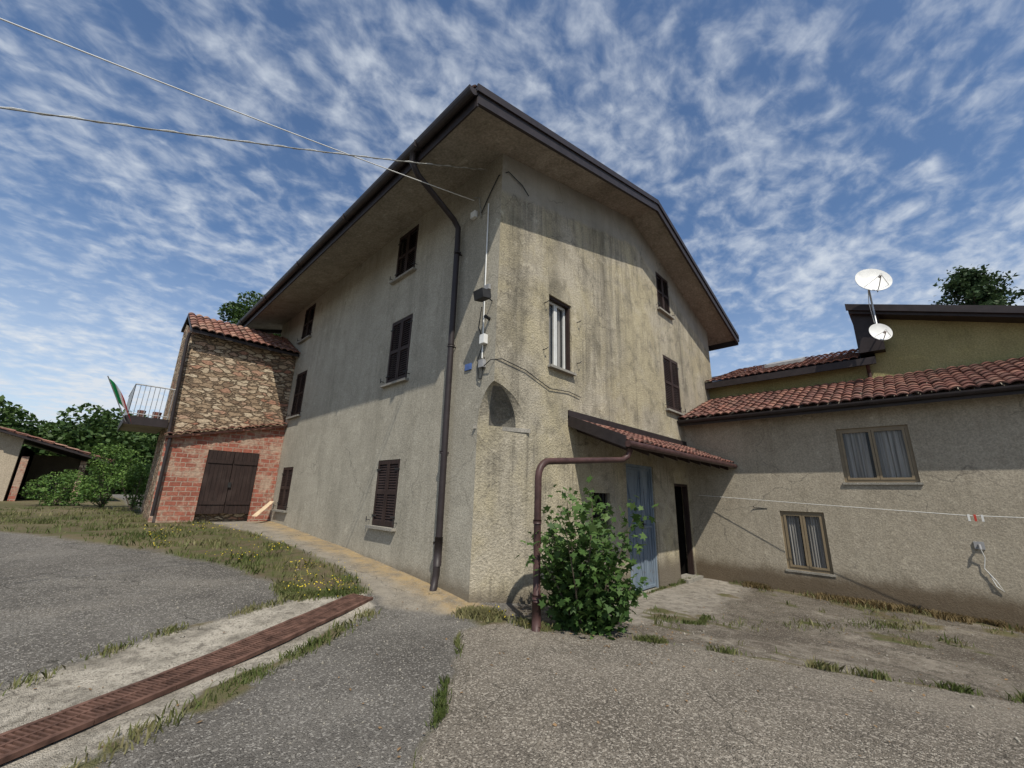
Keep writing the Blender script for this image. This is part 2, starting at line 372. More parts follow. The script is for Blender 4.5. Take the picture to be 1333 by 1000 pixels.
YARDL=[(4.33,3.70),(5.02,2.72),(5.91,1.57),(6.54,0.62),(7.14,-0.13),(7.9,-1.4),(9.0,-3.5)]
YARD=YARDL+[(13,-8),(13,4.9),(5.3,4.9),(4.6,4.5)]
CRACK=[(4.2,4.35),(3.85,4.28),(3.6,4.31),(3.3,4.02),(3.12,3.72),(2.95,3.62),(2.80,3.38),(2.55,3.24),(2.40,3.02),(2.25,2.86),(1.9,2.65),(1.5,2.1)]
LIGHTA=CRACK[:-1]+[(1.0,1.7),(0,-4),(9,-8),(9.0,-3.5)]+YARDL[::-1][1:]
SLN=[(-1,2.95),(0.33,3.79),(1.42,4.50),(2.99,5.45)]; SUN_=[(-1.5,4.45),(-0.1,5.3),(0.86,5.96),(2.33,6.42)]
def masks(x,y):
    w=(fbm(x,y,1.5,3)-0.5)*0.40+(fbm(x,y,9,11)-0.5)*0.14
    wj=(fbm(x,y,6,211)-0.5)*0.12
    f=lambda d,s=0.04: np.clip((d+w)/s*0.5+0.5,0,1)
    conc=f(polydist(x,y,STRIP)+0.0)
    gr=f(polydist(x,y,GRASSP)-0.02,0.12)
    patch=fbm(x,y,1.1,31,3); p2=fbm(x,y,2.6,41,3)
    def e(L,wd,th):
        k=np.clip((np.minimum(patch,p2+0.05)-th)*5,0,1); return np.clip((wd*k-linedist(x,y,L)+w*0.3*k)/0.05,0,1)*(k>0)
    edge=e(CRACK,0.03,0.52)
    edge=np.maximum(edge,np.clip((0.012-np.abs(linedist(x,y,CRACK)+wj*0.3)+w*0.05)/0.02,0,1))
    edge=np.maximum(edge,e(YARDL,0.08,0.42))
    edge=np.maximum(edge,np.clip((0.015-np.abs(linedist(x,y,YARDL)+wj*0.5)+w*0.08)/0.03,0,1))
    edge=np.maximum(edge,e(SLN,0.18,0.43)); edge=np.maximum(edge,e(SUN_,0.14,0.48))
    edge=np.maximum(edge,np.clip((0.32-np.hypot(x-4.2,y-4.4)+w*0.8)/0.1,0,1))
    edge=np.maximum(edge,np.clip((0.10-np.abs(y-4.75)+w*0.4)/0.06,0,1)*(x>5)*(x<12.3)*(patch>0.5))
    edge=np.maximum(edge,np.clip((0.10+patch*0.35-np.abs(x-12.3)+w*0.9)/0.10,0,1)*(y<4)*0.9)
    edge=np.maximum(edge,np.clip((fbm(x,y,1.7,131,4)-0.66)*14,0,1)*(x>6.5)*(y<4))
    gr=np.maximum(gr,edge)
    ap=f(polydist(x,y,APRON),0.08)
    yd=f(polydist(x,y,YARD)*1.0,0.05)
    la=np.clip((polydist(x,y,LIGHTA)+wj*0.3)/0.03*0.5+0.5,0,1)
    return conc,gr,ap,yd,la
def axis_pts(lo,hi,a,b,st):
    mid=np.arange(a,b,st); left=[];q=a;s=st
    while q>lo: s*=1.28; q-=s; left.append(q)
    right=[];q=mid[-1];s=st
    while q<hi: s*=1.28; q+=s; right.append(q)
    return np.concatenate([np.array(left[::-1]),mid,np.array(right)])
xs=axis_pts(-600,600,-4,13.2,0.035); ys=axis_pts(-600,700,-2.6,17,0.035)
X,Y=np.meshgrid(xs,ys,indexing='ij')
c1,g1,a1,y1,l1=masks(X,Y)
Z=gz(X,Y)+ (fbm(X,Y,0.8,51,3)-0.5)*0.05 + g1*0.02*fbm(X,Y,7,61) - 0.02*np.clip(1-linedist(X,Y,CRACK)/0.05,0,1)
far=np.clip((np.hypot(X,Y)-80)/500,0,1); Z=Z-far*12
nx,ny=X.shape
me=bpy.data.meshes.new('ground'); me.vertices.add(nx*ny)
me.vertices.foreach_set('co',np.stack([X,Y,Z],-1).reshape(-1).astype(np.float32))
idx=np.arange(nx*ny).reshape(nx,ny)
q=np.stack([idx[:-1,:-1],idx[1:,:-1],idx[1:,1:],idx[:-1,1:]],-1).reshape(-1,4)
me.loops.add(q.size); me.loops.foreach_set('vertex_index',q.reshape(-1).astype(np.int32))
me.polygons.add(len(q)); me.polygons.foreach_set('loop_start',np.arange(0,q.size,4,dtype=np.int32)); me.polygons.foreach_set('loop_total',np.full(len(q),4,dtype=np.int32))
me.polygons.foreach_set('use_smooth',np.ones(len(q),bool))
for nme,arr in (('conc',c1),('grs',g1),('apr',a1),('yrd',y1),('lgt',l1)):
    at=me.attributes.new(nme,'FLOAT','POINT'); at.data.foreach_set('value',arr.reshape(-1).astype(np.float32))
me.update(calc_edges=True)
k=NT('ground_surfaces',0.95,0.12)
ag=k.vor(120,out='Color'); sp=k.n('ShaderNodeSeparateColor'); k.l(ag,sp.inputs[0]); agd=k.vor(120)
ag2=k.vor(75,out='Color'); sp2=k.n('ShaderNodeSeparateColor'); k.l(ag2,sp2.inputs[0])
n1=k.noise(0.9,6,rough=0.65); n2=k.noise(6,6,rough=0.7); n3=k.noise(0.35,5,rough=0.6,dist=0.5)
n4=k.noise(2.4,7,rough=0.75,dist=0.3)
dark=k.mix(k.ramp(n1,[(0.35,0),(0.65,1)]),(0.110,0.102,0.090),(0.18,0.168,0.148))
dark=k.mix(k.ramp(n3,[(0.5,0),(0.60,0.5)]),dark,(0.22,0.20,0.17))
dark=k.mix(k.ramp(n4,[(0.54,0),(0.64,0.5)]),dark,(0.07,0.065,0.057))
dark=k.mix(k.ramp(sp.outputs[0],[(0.0,0.75),(0.4,0.0)]),dark,(0.04,0.037,0.033))
dark=k.mix(k.ramp(sp2.outputs[0],[(0.80,0),(0.92,0.75)]),dark,(0.34,0.32,0.285))
light=k.mix(k.ramp(n1,[(0.35,0),(0.65,1)]),(0.165,0.145,0.117),(0.25,0.22,0.178))
light=k.mix(k.ramp(n3,[(0.48,0),(0.60,0.5)]),light,(0.125,0.108,0.088))
light=k.mix(k.ramp(n4,[(0.54,0),(0.64,0.4)]),light,(0.09,0.08,0.066))
light=k.mix(k.ramp(sp.outputs[1],[(0.0,0.9),(0.5,0.0)]),light,(0.05,0.044,0.036))
light=k.mix(k.ramp(sp2.outputs[1],[(0.72,0),(0.88,0.8)]),light,(0.40,0.36,0.30))
base=k.mix(k.attr('lgt'),dark,light)
yard=k.mix(k.ramp(k.noise(1.3,7,rough=0.7,dist=0.4),[(0.4,0),(0.60,1)]),(0.12,0.10,0.08),(0.27,0.24,0.195))
yard=k.mix(k.ramp(n2,[(0.45,0),(0.64,0.85)]),yard,(0.085,0.073,0.058))
yard=k.mix(k.ramp(n3,[(0.46,0),(0.56,0.6)]),yard,(0.085,0.072,0.056))
yard=k.mix(k.ramp(sp2.outputs[0],[(0.8,0),(0.92,0.6)]),yard,(0.36,0.33,0.28))
padm=k.math('MULTIPLY',k.smooth(k.math('ADD',k.axis(1),k.math('MULTIPLY',k.noise(1.7,5),0.9)),3.5,4.1),k.smooth(k.axis(0),5.6,6.2))
yard=k.mix(k.math('MULTIPLY',padm,0.7),yard,k.mix(k.ramp(n2,[(0.4,0),(0.65,1)]),(0.38,0.35,0.30),(0.20,0.18,0.15)))
base=k.mix(k.attr('yrd'),base,yard)
# concrete apron: grey-cream, sandy and lichen-orange only close to the wall
wl=k.smooth(k.math('ADD',k.axis(0),k.math('MULTIPLY',k.noise(1.4,5,rough=0.7),0.9)),4.15,4.75)
apr=k.mix(k.math('MULTIPLY',wl,0.8),(0.29,0.26,0.21),(0.40,0.28,0.125))
apr=k.mix(k.ramp(k.noise(3.1,7,rough=0.75),[(0.42,0),(0.62,0.8)]),apr,(0.17,0.15,0.12))
apr=k.mix(k.ramp(sp2.outputs[1],[(0.72,0),(0.88,0.5)]),apr,(0.40,0.36,0.30))
base=k.mix(k.attr('apr'),base,apr)
con=k.mix(k.ramp(k.noise(2.2,7,rough=0.72),[(0.38,0),(0.60,1)]),(0.21,0.19,0.155),(0.45,0.41,0.34))
con=k.mix(k.ramp(sp2.outputs[2],[(0.75,0),(0.9,0.6)]),con,(0.12,0.11,0.09))
con=k.mix(k.ramp(k.noise(9,5,rough=0.7),[(0.53,0),(0.66,0.75)]),con,(0.12,0.105,0.085))
base=k.mix(k.attr('conc'),base,con)
crk=k.vor(0.5,k.warp(1.6,0.8),'Distance','DISTANCE_TO_EDGE')
base=k.mix(k.math('MULTIPLY',k.ramp(crk,[(0.0,1),(0.0045,0)]),k.ramp(k.noise(0.7,3),[(0.46,0),(0.52,0.75)])),base,(0.03,0.028,0.022))
soil=k.mix(k.ramp(k.noise(3,6,rough=0.7),[(0.4,0),(0.6,1)]),(0.12,0.095,0.06),(0.085,0.095,0.035))
soil=k.mix(k.ramp(k.noise(0.25,4),[(0.45,0),(0.6,0.5)]),soil,(0.20,0.16,0.10))
base=k.mix(k.attr('grs'),base,soil)
k.col(base)
h=k.math('ADD',k.math('MULTIPLY',agd,-0.9),k.math('MULTIPLY',k.noise(14,6,rough=0.7),1.2))
k.bump(h,0.9,0.014)
me.materials.append(k.m)
go=bpy.data.objects.new('ground',me); COL.objects.link(go)
# ---------------------------------------------------------------- drain
A=Vector((-1.6,3.40,0)); Bv=Vector((3.20,6.08,0)); d=(Bv-A); Lg=d.length; d.normalize(); nrm=Vector((-d.y,d.x,0)); hw=0.155
dr=MB(); M['rust']=plain('rusted_iron_grate',(0.105,0.058,0.043),0.85,0.2,0.1,var=0.55,sc=9)
def gp(s,t,dz):
    p=A+d*s+nrm*t; return (p.x,p.y,float(gz(p.x,p.y))+0.010+dz)
N=int(Lg/0.5)
for i in range(N):
    s0=i*Lg/N; s1=(i+1)*Lg/N-0.006; jz=random.uniform(-0.003,0.003)
    dr.hexa([gp(s0,-hw,0.010),gp(s1,-hw,0.010),gp(s1,hw,0.010),gp(s0,hw,0.010),gp(s0,-hw,0.013),gp(s1,-hw,0.013),gp(s1,hw,0.013),gp(s0,hw,0.013)],'dark')
    for (t0,t1) in ((-hw-0.02,-hw+0.02),(hw-0.02,hw+0.02),(-0.010,0.010)):
        dr.hexa([gp(s0,t0,0),gp(s1,t0,0),gp(s1,t1,0),gp(s0,t1,0),gp(s0,t0,0.036+jz),gp(s1,t0,0.036+jz),gp(s1,t1,0.036+jz),gp(s0,t1,0.036+jz)],'rust')
    m=int((s1-s0)/0.036)
    for j in range(m):
        b0=s0+(j+0.2)*(s1-s0)/m; b1=b0+0.015
        dr.hexa([gp(b0,-hw+0.02,0.0),gp(b1,-hw+0.02,0.0),gp(b1,hw-0.02,0.0),gp(b0,hw-0.02,0.0),gp(b0,-hw+0.02,0.033+jz),gp(b1,-hw+0.02,0.033+jz),gp(b1,hw-0.02,0.033+jz),gp(b0,hw-0.02,0.033+jz)],'rust')
dr.obj('drain_grate')
# ---------------------------------------------------------------- main house
H=empty('stucco_house'); PX=frame_x(XL); PY=frame_y(YG)
def rtop(x): return EZ0+(RZ-EZ0)*(x-EX0)/(RX-EX0) if x<RX else RZ+(EZ1-RZ)*(x-RX)/(EX1-RX)
TH=0.12
LWN=[(7.55,8.45,0.92,2.26),(7.62,8.52,3.98,5.54),(7.75,8.65,6.70,7.98)]
LWF=[(13.75,14.65,0.98,2.27),(13.95,14.88,3.92,5.45),(14.2,15.15,6.70,7.98)]
mb=MB(); CY,CX,CZ0,CZ1=5.19,5.28,2.74,3.44
zt=rtop(XL)-TH
wall(mb,PX,YG,YE,-0.3,zt+0.01,LWN+LWF,'left',0.16,solid=[(YG,CY,-0.31,CZ1)])
GH=[(5.90,6.66,4.08,5.62),(11.2,12.25,4.1,5.75),(11.12,12.0,7.2,8.48),(7.3,8.0,0.85,1.70),(8.72,10.1,-0.6,2.40),(11.30,12.26,-0.6,2.04)]
wall(mb,PY,XL,XE,-0.8,zt,[h for h in GH if h!=GH[2]],'gable',0.2,solid=[(XL,CX,-0.81,CZ1),(11.12,12.0,7.2,zt)])
b,c,dd,e=GH[2]
mb.poly([PY(XL,zt,0),PY(b,zt,0),PY(b,rtop(b)-TH,0),PY(RX,RZ-TH,0)],'gable')
mb.poly([PY(b,e,0),PY(c,e,0),PY(c,rtop(c)-TH,0),PY(b,rtop(b)-TH,0)],'gable')
mb.poly([PY(c,zt,0),PY(XE,zt,0),PY(XE,rtop(XE)-TH,0),PY(c,rtop(c)-TH,0)],'gable')
r=-0.2
for pts in ([(b,dd),(b,e)],[(c,dd),(c,e)],[(b,e),(c,e)],[(b,dd),(c,dd)]):
    (p0,q0),(p1,q1)=pts; mb.poly([PY(p0,q0,0),PY(p0,q0,r),PY(p1,q1,r),PY(p1,q1,0)],'gable')
mb.poly([(XE,YG,-0.8),(XE,YE,-0.8),(XE,YE,rtop(XE)-TH),(XE,YG,rtop(XE)-TH)],'left')
mb.poly([(XL,YE,-0.8),(XE,YE,-0.8),(XE,YE,rtop(XE)-TH),(RX,YE,RZ-TH),(XL,YE,zt)],'left')
mb.poly([(XL,CY,-0.5),(CX,YG,-0.5),(CX,YG,CZ0),(XL,CY,CZ0)],'gable')
NA=12; arc=[(math.cos(i/NA*math.pi/2)**1.25,CZ0+(CZ1-CZ0)*math.sin(i/NA*math.pi/2)) for i in range(NA+1)]; arc[-1]=(0.0,CZ1)
ly=lambda t: YG+(CY-YG)*t; gx=lambda t: XL+(CX-XL)*t
for i in range(NA):
    (t0,z0),(t1,z1)=arc[i],arc[i+1]
    mb.poly([(XL,ly(t0),z0),(XL,ly(t0),CZ1),(XL,ly(t1),CZ1),(XL,ly(t1),z1)],'left')
    mb.poly([(gx(t0),YG,z0),(gx(t0),YG,CZ1),(gx(t1),YG,CZ1),(gx(t1),YG,z1)],'gable')
    NU=18
    def sq(t,z,u):
        s_=(z-CZ0)/(CZ1-CZ0); p=Vector((XL,ly(t),z)).lerp(Vector((gx(t),YG,z)),u)
        e_=math.sin(math.pi*(u-0.22)/0.56) if 0.22<u<0.78 else 0
        dp=0.22*(max(0,e_)**0.7)*max(0,1-(s_/0.9)**1.5) if s_<0.9 else 0
        return tuple(p+Vector((0.42,0.90,0))*dp)
    for j in range(NU):
        u0,u1=j/NU,(j+1)/NU
        mt='nicheshade' if (4<=j<=13 and i<NA-3) else 'gable'  # hollow under the overhang gets its shadow by colour
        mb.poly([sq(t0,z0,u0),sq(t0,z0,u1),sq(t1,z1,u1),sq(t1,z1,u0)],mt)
mb.obj('walls',H)
mb=MB()
mb.hexa([(XL-0.05,CY+0.05,CZ0-0.07),(XL+0.3,CY+0.2,CZ0-0.07),(CX,YG+0.3,CZ0-0.07),(CX+0.05,YG-0.05,CZ0-0.07),(XL-0.05,CY+0.05,CZ0+0.0),(XL+0.3,CY+0.2,CZ0+0.0),(CX,YG+0.3,CZ0+0.0),(CX+0.05,YG-0.05,CZ0+0.0)],'sill')
mb.obj('corner_ledge',H)
for i,h in enumerate(LWN): shutters(PX,*h,H,'shutter_near_%d'%i)
for i,h in enumerate(LWF): shutters(PX,*h,H,'shutter_far_%d'%i)
shutters(PY,*GH[1],H,'shutter_gable_mid'); shutters(PY,*GH[2],H,'shutter_gable_top')
glazed(PY,*GH[0],H,'gable_window','wframe',2,0.15,0.09,0.05)
mb=MB(); h=GH[0]
for (u0,u1,v0,v1) in ((h[0],h[0]+0.05,h[2],h[3]),(h[1]-0.05,h[1],h[2],h[3]),(h[0]+0.05,h[1]-0.05,h[3]-0.05,h[3])): mb.fbox(PY,u0,u1,v0,v1,-0.12,-0.04,'shutter')
mb.fbox(PY,GH[3][0],GH[3][1],GH[3][2],GH[3][3],-0.16,-0.12,'dark')
for i in range(5):
    a=GH[3][0]+0.08+i*0.135; mb.tube([PY(a,GH[3][2],-0.05),PY(a,GH[3][3],-0.05)],0.009,'rope',6)
for (a,z) in ((5.72,4.35),(6.84,4.35),(5.74,5.35),(6.86,5.3)): mb.tube([PY(a,z,-0.02),PY(a,z,0.09),PY(a+0.04,z+0.04,0.09)],0.009,'rope',6)
mb.obj('window_surround',H)
mb=MB(); b,c,d0,e=GH[4]; zb=-0.42; mid=b+0.62*(c-b)
mb.fbox(PY,b,b+0.06,zb,e,-0.14,-0.04,'blue'); mb.fbox(PY,c-0.06,c,zb,e,-0.14,-0.04,'blue'); mb.fbox(PY,b+0.06,c-0.06,e-0.06,e,-0.14,-0.04,'blue')
for (l,r) in ((b+0.065,mid-0.005),(mid+0.005,c-0.065)):
    mb.fbox(PY,l,r,zb+0.03,e-0.065,-0.12,-0.10,'blue')
    for (u0,u1,v0,v1) in ((l,l+0.05,zb+0.03,e-0.065),(r-0.05,r,zb+0.03,e-0.065),(l+0.05,r-0.05,zb+0.03,zb+0.09),(l+0.05,r-0.05,e-0.125,e-0.065),(l+0.05,r-0.05,0.93,0.98)):
        mb.fbox(PY,u0,u1,v0,v1,-0.10,-0.07,'blue')
    for (z0,z1) in ((zb+0.09,0.93),(0.98,e-0.125)):
        for (p,q_) in (((l+0.05),(r-0.05)),((r-0.05),(l+0.05))):
            mb.tube([PY(p,z0 if z0<0.5 else z1,-0.09),PY((l+r)/2,z1 if z0<0.5 else z0,-0.09)],0.014,'blue',4)
mb.fbox(PY,mid-0.10,mid-0.06,0.95,1.10,-0.07,-0.03,'rope'); mb.tube([PY(mid-0.08,1.03,-0.03),PY(mid-0.08,1.03,0.03),PY(mid-0.2,1.03,0.03)],0.012,'rope',6)
mb.fbox(PY,b-0.1,c+0.1,-0.6,zb,-0.2,0.14,'sill')
mb.obj('metal_door',H,bevel=0.003)
mb=MB(); b,c,d0,e=GH[5]
mb.fbox(PY,b,b+0.07,-0.45,e,-0.15,-0.02,'shutter'); mb.fbox(PY,c-0.07,c,-0.45,e,-0.15,-0.02,'shutter'); mb.fbox(PY,b+0.07,c-0.07,e-0.07,e,-0.15,-0.02,'shutter')
mb.fbox(PY,b+0.07,c-0.07,-0.45,e-0.07,-0.8,-0.78,'dark'); mb.fbox(PY,b-0.003,b+0.0,-0.5,e,-0.8,-0.21,'dark'); mb.fbox(PY,c,c+0.003,-0.5,e,-0.8,-0.21,'dark'); mb.fbox(PY,b,c,e,e+0.003,-0.8,-0.21,'dark')
mb.fbox(PY,b-0.02,c+0.02,-0.6,-0.36,-0.25,0.2,'sill')
mb.obj('doorway',H)
mb=MB()
def slab(x0,x1,y0,y1,t0,t1,mat):
    a,b=rtop(x0),rtop(x1)
    mb.hexa([(x0,y0,a-t1),(x1,y0,b-t1),(x1,y1,b-t1),(x0,y1,a-t1),(x0,y0,a-t0),(x1,y0,b-t0),(x1,y1,b-t0),(x0,y1,a-t0)],mat)
slab(EX0,RX,YR0+0.03,YR1-0.03,0.0,TH-0.003,'soffit'); slab(RX,EX1,YR0+0.03,YR1-0.03,0.0,TH-0.003,'soffit')
slab(EX0-0.05,RX,YR0-0.03,YR1+0.03,-0.05,-0.003,'brown'); slab(RX,EX1+0.05,YR0-0.03,YR1+0.03,-0.05,-0.003,'brown')
for y0,y1 in ((YR0-0.03,YR0+0.028),(YR1-0.028,YR1+0.03)):
    slab(EX0-0.02,RX,y0,y1,-0.0,0.27,'brown'); slab(RX,EX1+0.02,y0,y1,-0.0,0.27,'brown')
    slab(EX0-0.06,RX,y0-0.035,y0-0.003,-0.08,0.06,'brown'); slab(RX,EX1+0.06,y0-0.035,y0-0.003,-0.08,0.06,'brown')
mb.obj('roof_slab',H)
mb=MB()
for (xe,ze,s) in ((EX0,EZ0,-1),(EX1,EZ1,1)):
    mb.box(min(xe,xe+s*0.03),max(xe,xe+s*0.03),YR0-0.02,YR1+0.02,ze-0.33,ze-0.01,'brown')
    pr=[]
    for i in range(9):
        t=math.pi*i/8; pr.append((xe+s*(0.115)-math.cos(t)*0.09, ze-0.06-math.sin(t)*0.12))
    for i in range(8):
        mb.poly([(pr[i][0],YR0-0.03,pr[i][1]),(pr[i+1][0],YR0-0.03,pr[i+1][1]),(pr[i+1][0],YR1+0.03,pr[i+1][1]),(pr[i][0],YR1+0.03,pr[i][1])],'brown')
    for yy in (YR0-0.03,YR1+0.03): mb.poly([(p[0],yy,p[1]) for p in pr],'brown')
    for i in range(5): mb.box(min(xe+s*0.02,xe+s*0.215),max(xe+s*0.02,xe+s*0.215),YR0+1.5+i*3,YR0+1.52+i*3,ze-0.19,ze-0.055,'brown')
mb.obj('gutters',H)
tiles('roof_tiles_near',H,(EX0-0.02,YR0,EZ0+0.03),(0,1,0),(RX-EX0,0,RZ-EZ0),YR1-YR0,math.hypot(RX-EX0,RZ-EZ0),'tileold',0.28,0.4)
tiles('roof_tiles_far',H,(EX1+0.02,YR0,EZ1+0.03),(0,1,0),(RX-EX1,0,RZ-EZ1),YR1-YR0,math.hypot(RX-EX1,RZ-EZ1),'tileold',0.28,0.4)
mb=MB()
mb.tube([(3.04,5.75,7.72),(3.04,5.75,7.5),(3.2,5.78,7.34),(4.2,5.95,7.02),(4.34,5.97,6.9),(4.35,5.97,6.6),(4.35,5.93,3.0),(4.35,5.90,0.9),(4.34,5.90,0.30),(4.28,5.88,0.06)],0.058,'brown',14)
for z in (6.3,4.3,2.3,0.8):
    mb.tube([(4.35,5.94,z-0.02),(4.35,5.94,z+0.02)],0.069,'brown',14); mb.tube([(4.40,5.94,z),(4.50,5.94,z)],0.012,'brown',6)
mb.tube([(4.35,5.9,0.9),(4.35,5.9,0.45)],0.067,'brown',14)
mb.obj('downpipe',H,smooth=True)
mb=MB()
mb.tube([(4.43,5.15,7.1),(4.43,5.12,3.9)],0.014,'white',6); mb.tube([(4.43,5.35,6.9),(4.43,5.45,7.4),(4.42,5.6,7.5)],0.012,'cable',6)
mb.box(4.38,4.455,5.50,5.64,6.98,7.12,'white'); mb.box(4.40,4.455,5.0,5.13,5.2,5.3,'grey')
mb.box(4.36,4.455,5.02,5.14,4.15,4.32,'white'); mb.box(4.38,4.455,5.04,5.16,3.72,3.86,'grey')
mb.tube([(4.43,5.2,4.9),(4.40,5.22,4.5),(4.43,5.10,4.2),(4.42,5.22,3.9),(4.43,5.2,3.55),(4.42,5.1,3.52),(4.43,5.06,3.9)],0.011,'rope',6)
mb.tube([(4.42,5.10,3.72),(4.38,4.84,3.80),(4.6,4.79,3.86),(5.2,4.79,3.80),(5.9,4.79,3.60),(6.5,4.79,3.66),(6.9,4.79,3.62)],0.009,'rope',6)
mb.tube([(4.43,5.35,7.0),(4.43,5.1,7.35),(4.44,4.9,7.62),(4.6,4.79,7.75),(5.0,4.79,7.68),(5.15,4.75,7.5)],0.012,'rope',6)
mb.tube([(4.45,4.95,4.95),(4.2,4.9,4.98)],0.012,'rope',6)
mb.hexa([(4.10,4.78,4.84),(4.28,4.78,4.88),(4.28,5.02,4.88),(4.10,5.02,4.84),(4.06,4.78,5.0),(4.26,4.78,5.02),(4.26,5.02,5.02),(4.06,5.02,5.0)],'rope')
mb.tube([(4.45,5.0,4.62),(4.33,4.98,4.62)],0.03,'rope',8)
mb.box(4.437,4.457,5.42,5.60,3.76,3.88,'blueplate')
mb.obj('wall_services',H,bevel=0.003)
# ---------------------------------------------------------------- porch roof + pipe
PZ0,PZ1=2.56,3.06; PY0=3.60
mb=MB()
mb.hexa([(6.56,PY0,PZ0-0.05),(XW-0.02,PY0,PZ0-0.05),(XW-0.02,YG-0.003,PZ1-0.05),(6.56,YG-0.003,PZ1-0.05),(6.56,PY0,PZ0),(XW-0.02,PY0,PZ0),(XW-0.02,YG-0.003,PZ1),(6.56,YG-0.003,PZ1)],'shutter')
mb.hexa([(6.50,PY0-0.02,PZ0-0.10),(6.555,PY0-0.02,PZ0-0.10),(6.555,YG-0.003,PZ1-0.10),(6.50,YG-0.003,PZ1-0.10),(6.50,PY0-0.02,PZ0+0.12),(6.555,PY0-0.02,PZ0+0.12),(6.555,YG-0.003,PZ1+0.12),(6.50,YG-0.003,PZ1+0.12)],'brown')
mb.box(6.5,XW-0.02,YG-0.03,YG-0.003,PZ1+0.06,PZ1+0.22,'brown')
for i in range(9):
    x=6.8+i*0.66; mb.hexa([(x,PY0+0.05,PZ0-0.15),(x+0.07,PY0+0.05,PZ0-0.15),(x+0.07,YG-0.003,PZ1-0.17),(x,YG-0.003,PZ1-0.17),(x,PY0+0.05,PZ0-0.052),(x+0.07,PY0+0.05,PZ0-0.052),(x+0.07,YG-0.003,PZ1-0.052),(x,YG-0.003,PZ1-0.052)],'shutter')
mb.tube([(6.5,PY0-0.07,PZ0-0.03),(XW-0.03,PY0-0.07,PZ0-0.03)],0.06,'pipebrown',12)
mb.obj('porch_frame',H)
tiles('porch_tiles',H,(6.56,PY0,PZ0),(1,0,0),(0,YG-0.03-PY0,PZ1-PZ0),XW-0.05-6.56,math.hypot(YG-0.03-PY0,PZ1-PZ0),'tile',0.2,0.33)
mb=MB()
zb=float(gz(4.30,3.70))
pts=[(6.62,3.55,2.44),(6.60,3.60,2.32),(6.48,3.64,2.25),(4.55,3.70,2.08)]
for i in range(1,6):
    t=i/5*math.pi/2; pts.append((4.55-0.24*math.sin(t),3.70,2.08-0.24*(1-math.cos(t))))
pts+= [(4.30,3.70,1.0),(4.30,3.70,zb-0.05)]
mb.tube(pts,0.048,'pipebrown',14)
for z in (0.35,1.25): mb.tube([(4.3,3.7,z),(4.3,3.7,z+0.05)],0.057,'pipebrown',14)
mb.tube([(4.3,3.7,zb-0.02),(4.3,3.7,0.32)],0.058,'pipebrown',14)
mb.obj('porch_drain_pipe',H,smooth=True)
# ---------------------------------------------------------------- wing
Wg=empty('stucco_wing_house'); PW=frame_x(XW)
W1=(-0.02,1.24,2.10,3.34); W2=(1.74,2.64,0.06,1.41); YW0=-8.0
mb=MB(); wall(mb,PW,YW0,YG-0.002,-1.2,3.92,[W1,W2],'wing',0.16)
mb.poly([(XW,YW0,-1.2),(19,YW0,-1.2),(19,YW0,4.6),(14.9,YW0,4.9),(XW,YW0,3.9)],'wing')
mb.obj('walls',Wg)
glazed(PW,*W1,Wg,'upper_window','frame',2,0.05,0.04); glazed(PW,*W2,Wg,'lower_window','frame',2,0.05,0.02)
X0,Z0,X1,Z1=11.98,3.80,14.90,4.93
mb=MB()
mb.hexa([(X0,YW0-0.3,Z0),(X1,YW0-0.3,Z1),(X1,YG-0.01,Z1),(X0,YG-0.01,Z0),(X0,YW0-0.3,Z0+0.06),(X1,YW0-0.3,Z1+0.06),(X1,YG-0.01,Z1+0.06),(X0,YG-0.01,Z0+0.06)],'soffit')
mb.box(X0-0.03,X0-0.003,YW0-0.3,YG-0.01,Z0-0.10,Z0+0.08,'brown')
pr=[(X0-0.10-math.cos(math.pi*i/8)*0.065,Z0+0.05-math.sin(math.pi*i/8)*0.085) for i in range(9)]
for i in range(8): mb.poly([(pr[i][0],YW0-0.3,pr[i][1]),(pr[i+1][0],YW0-0.3,pr[i+1][1]),(pr[i+1][0],YG-0.01,pr[i+1][1]),(pr[i][0],YG-0.01,pr[i][1])],'brown')
mb.poly([(p[0],YG-0.01,p[1]) for p in pr],'brown')
mb.obj('eave',Wg)
tiles('lower_roof_tiles',Wg,(X0-0.04,YW0-0.3,Z0+0.07),(0,1,0),(X1-X0,0,Z1-Z0),YG-0.02-YW0+0.3,math.hypot(X1-X0,Z1-Z0),'tile',0.2,0.36)
XU=14.9; mb=MB()
mb.poly([(XU,0.3,4.7),(XU,YG,4.7),(XU,YG,5.6),(XU,0.3,5.6)],'green')
mb.hexa([(XU-0.35,0.3,5.44),(19,0.3,6.99),(19,YG+6,6.99),(XU-0.35,YG-0.01,5.44),(XU-0.35,0.3,5.52),(19,0.3,7.05),(19,YG+6,7.05),(XU-0.35,YG-0.01,5.52)],'brown')
mb.box(XU-0.42,XU-0.352,0.3,YG-0.01,5.36,5.56,'brown')
mb.poly([(XU-0.001,0.3,4.7),(XU-0.001,0.3,6.88),(XU-0.001,-5.6,4.95),(XU-0.001,-5.6,4.7)],'green')
mb.poly([(XU,0.3,4.7),(21,0.3,4.7),(21,0.3,6.88),(XU,0.3,6.88)],'green')
s=0.34
def rk(y): return 7.14-s*(0.66-y)
mb.hexa([(XU-0.45,0.66,rk(0.66)-0.2),(22,0.66,rk(0.66)-0.2),(22,-8,rk(-8)-0.2),(XU-0.45,-8,rk(-8)-0.2),(XU-0.45,0.66,rk(0.66)),(22,0.66,rk(0.66)),(22,-8,rk(-8)),(XU-0.45,-8,rk(-8))],'brown')
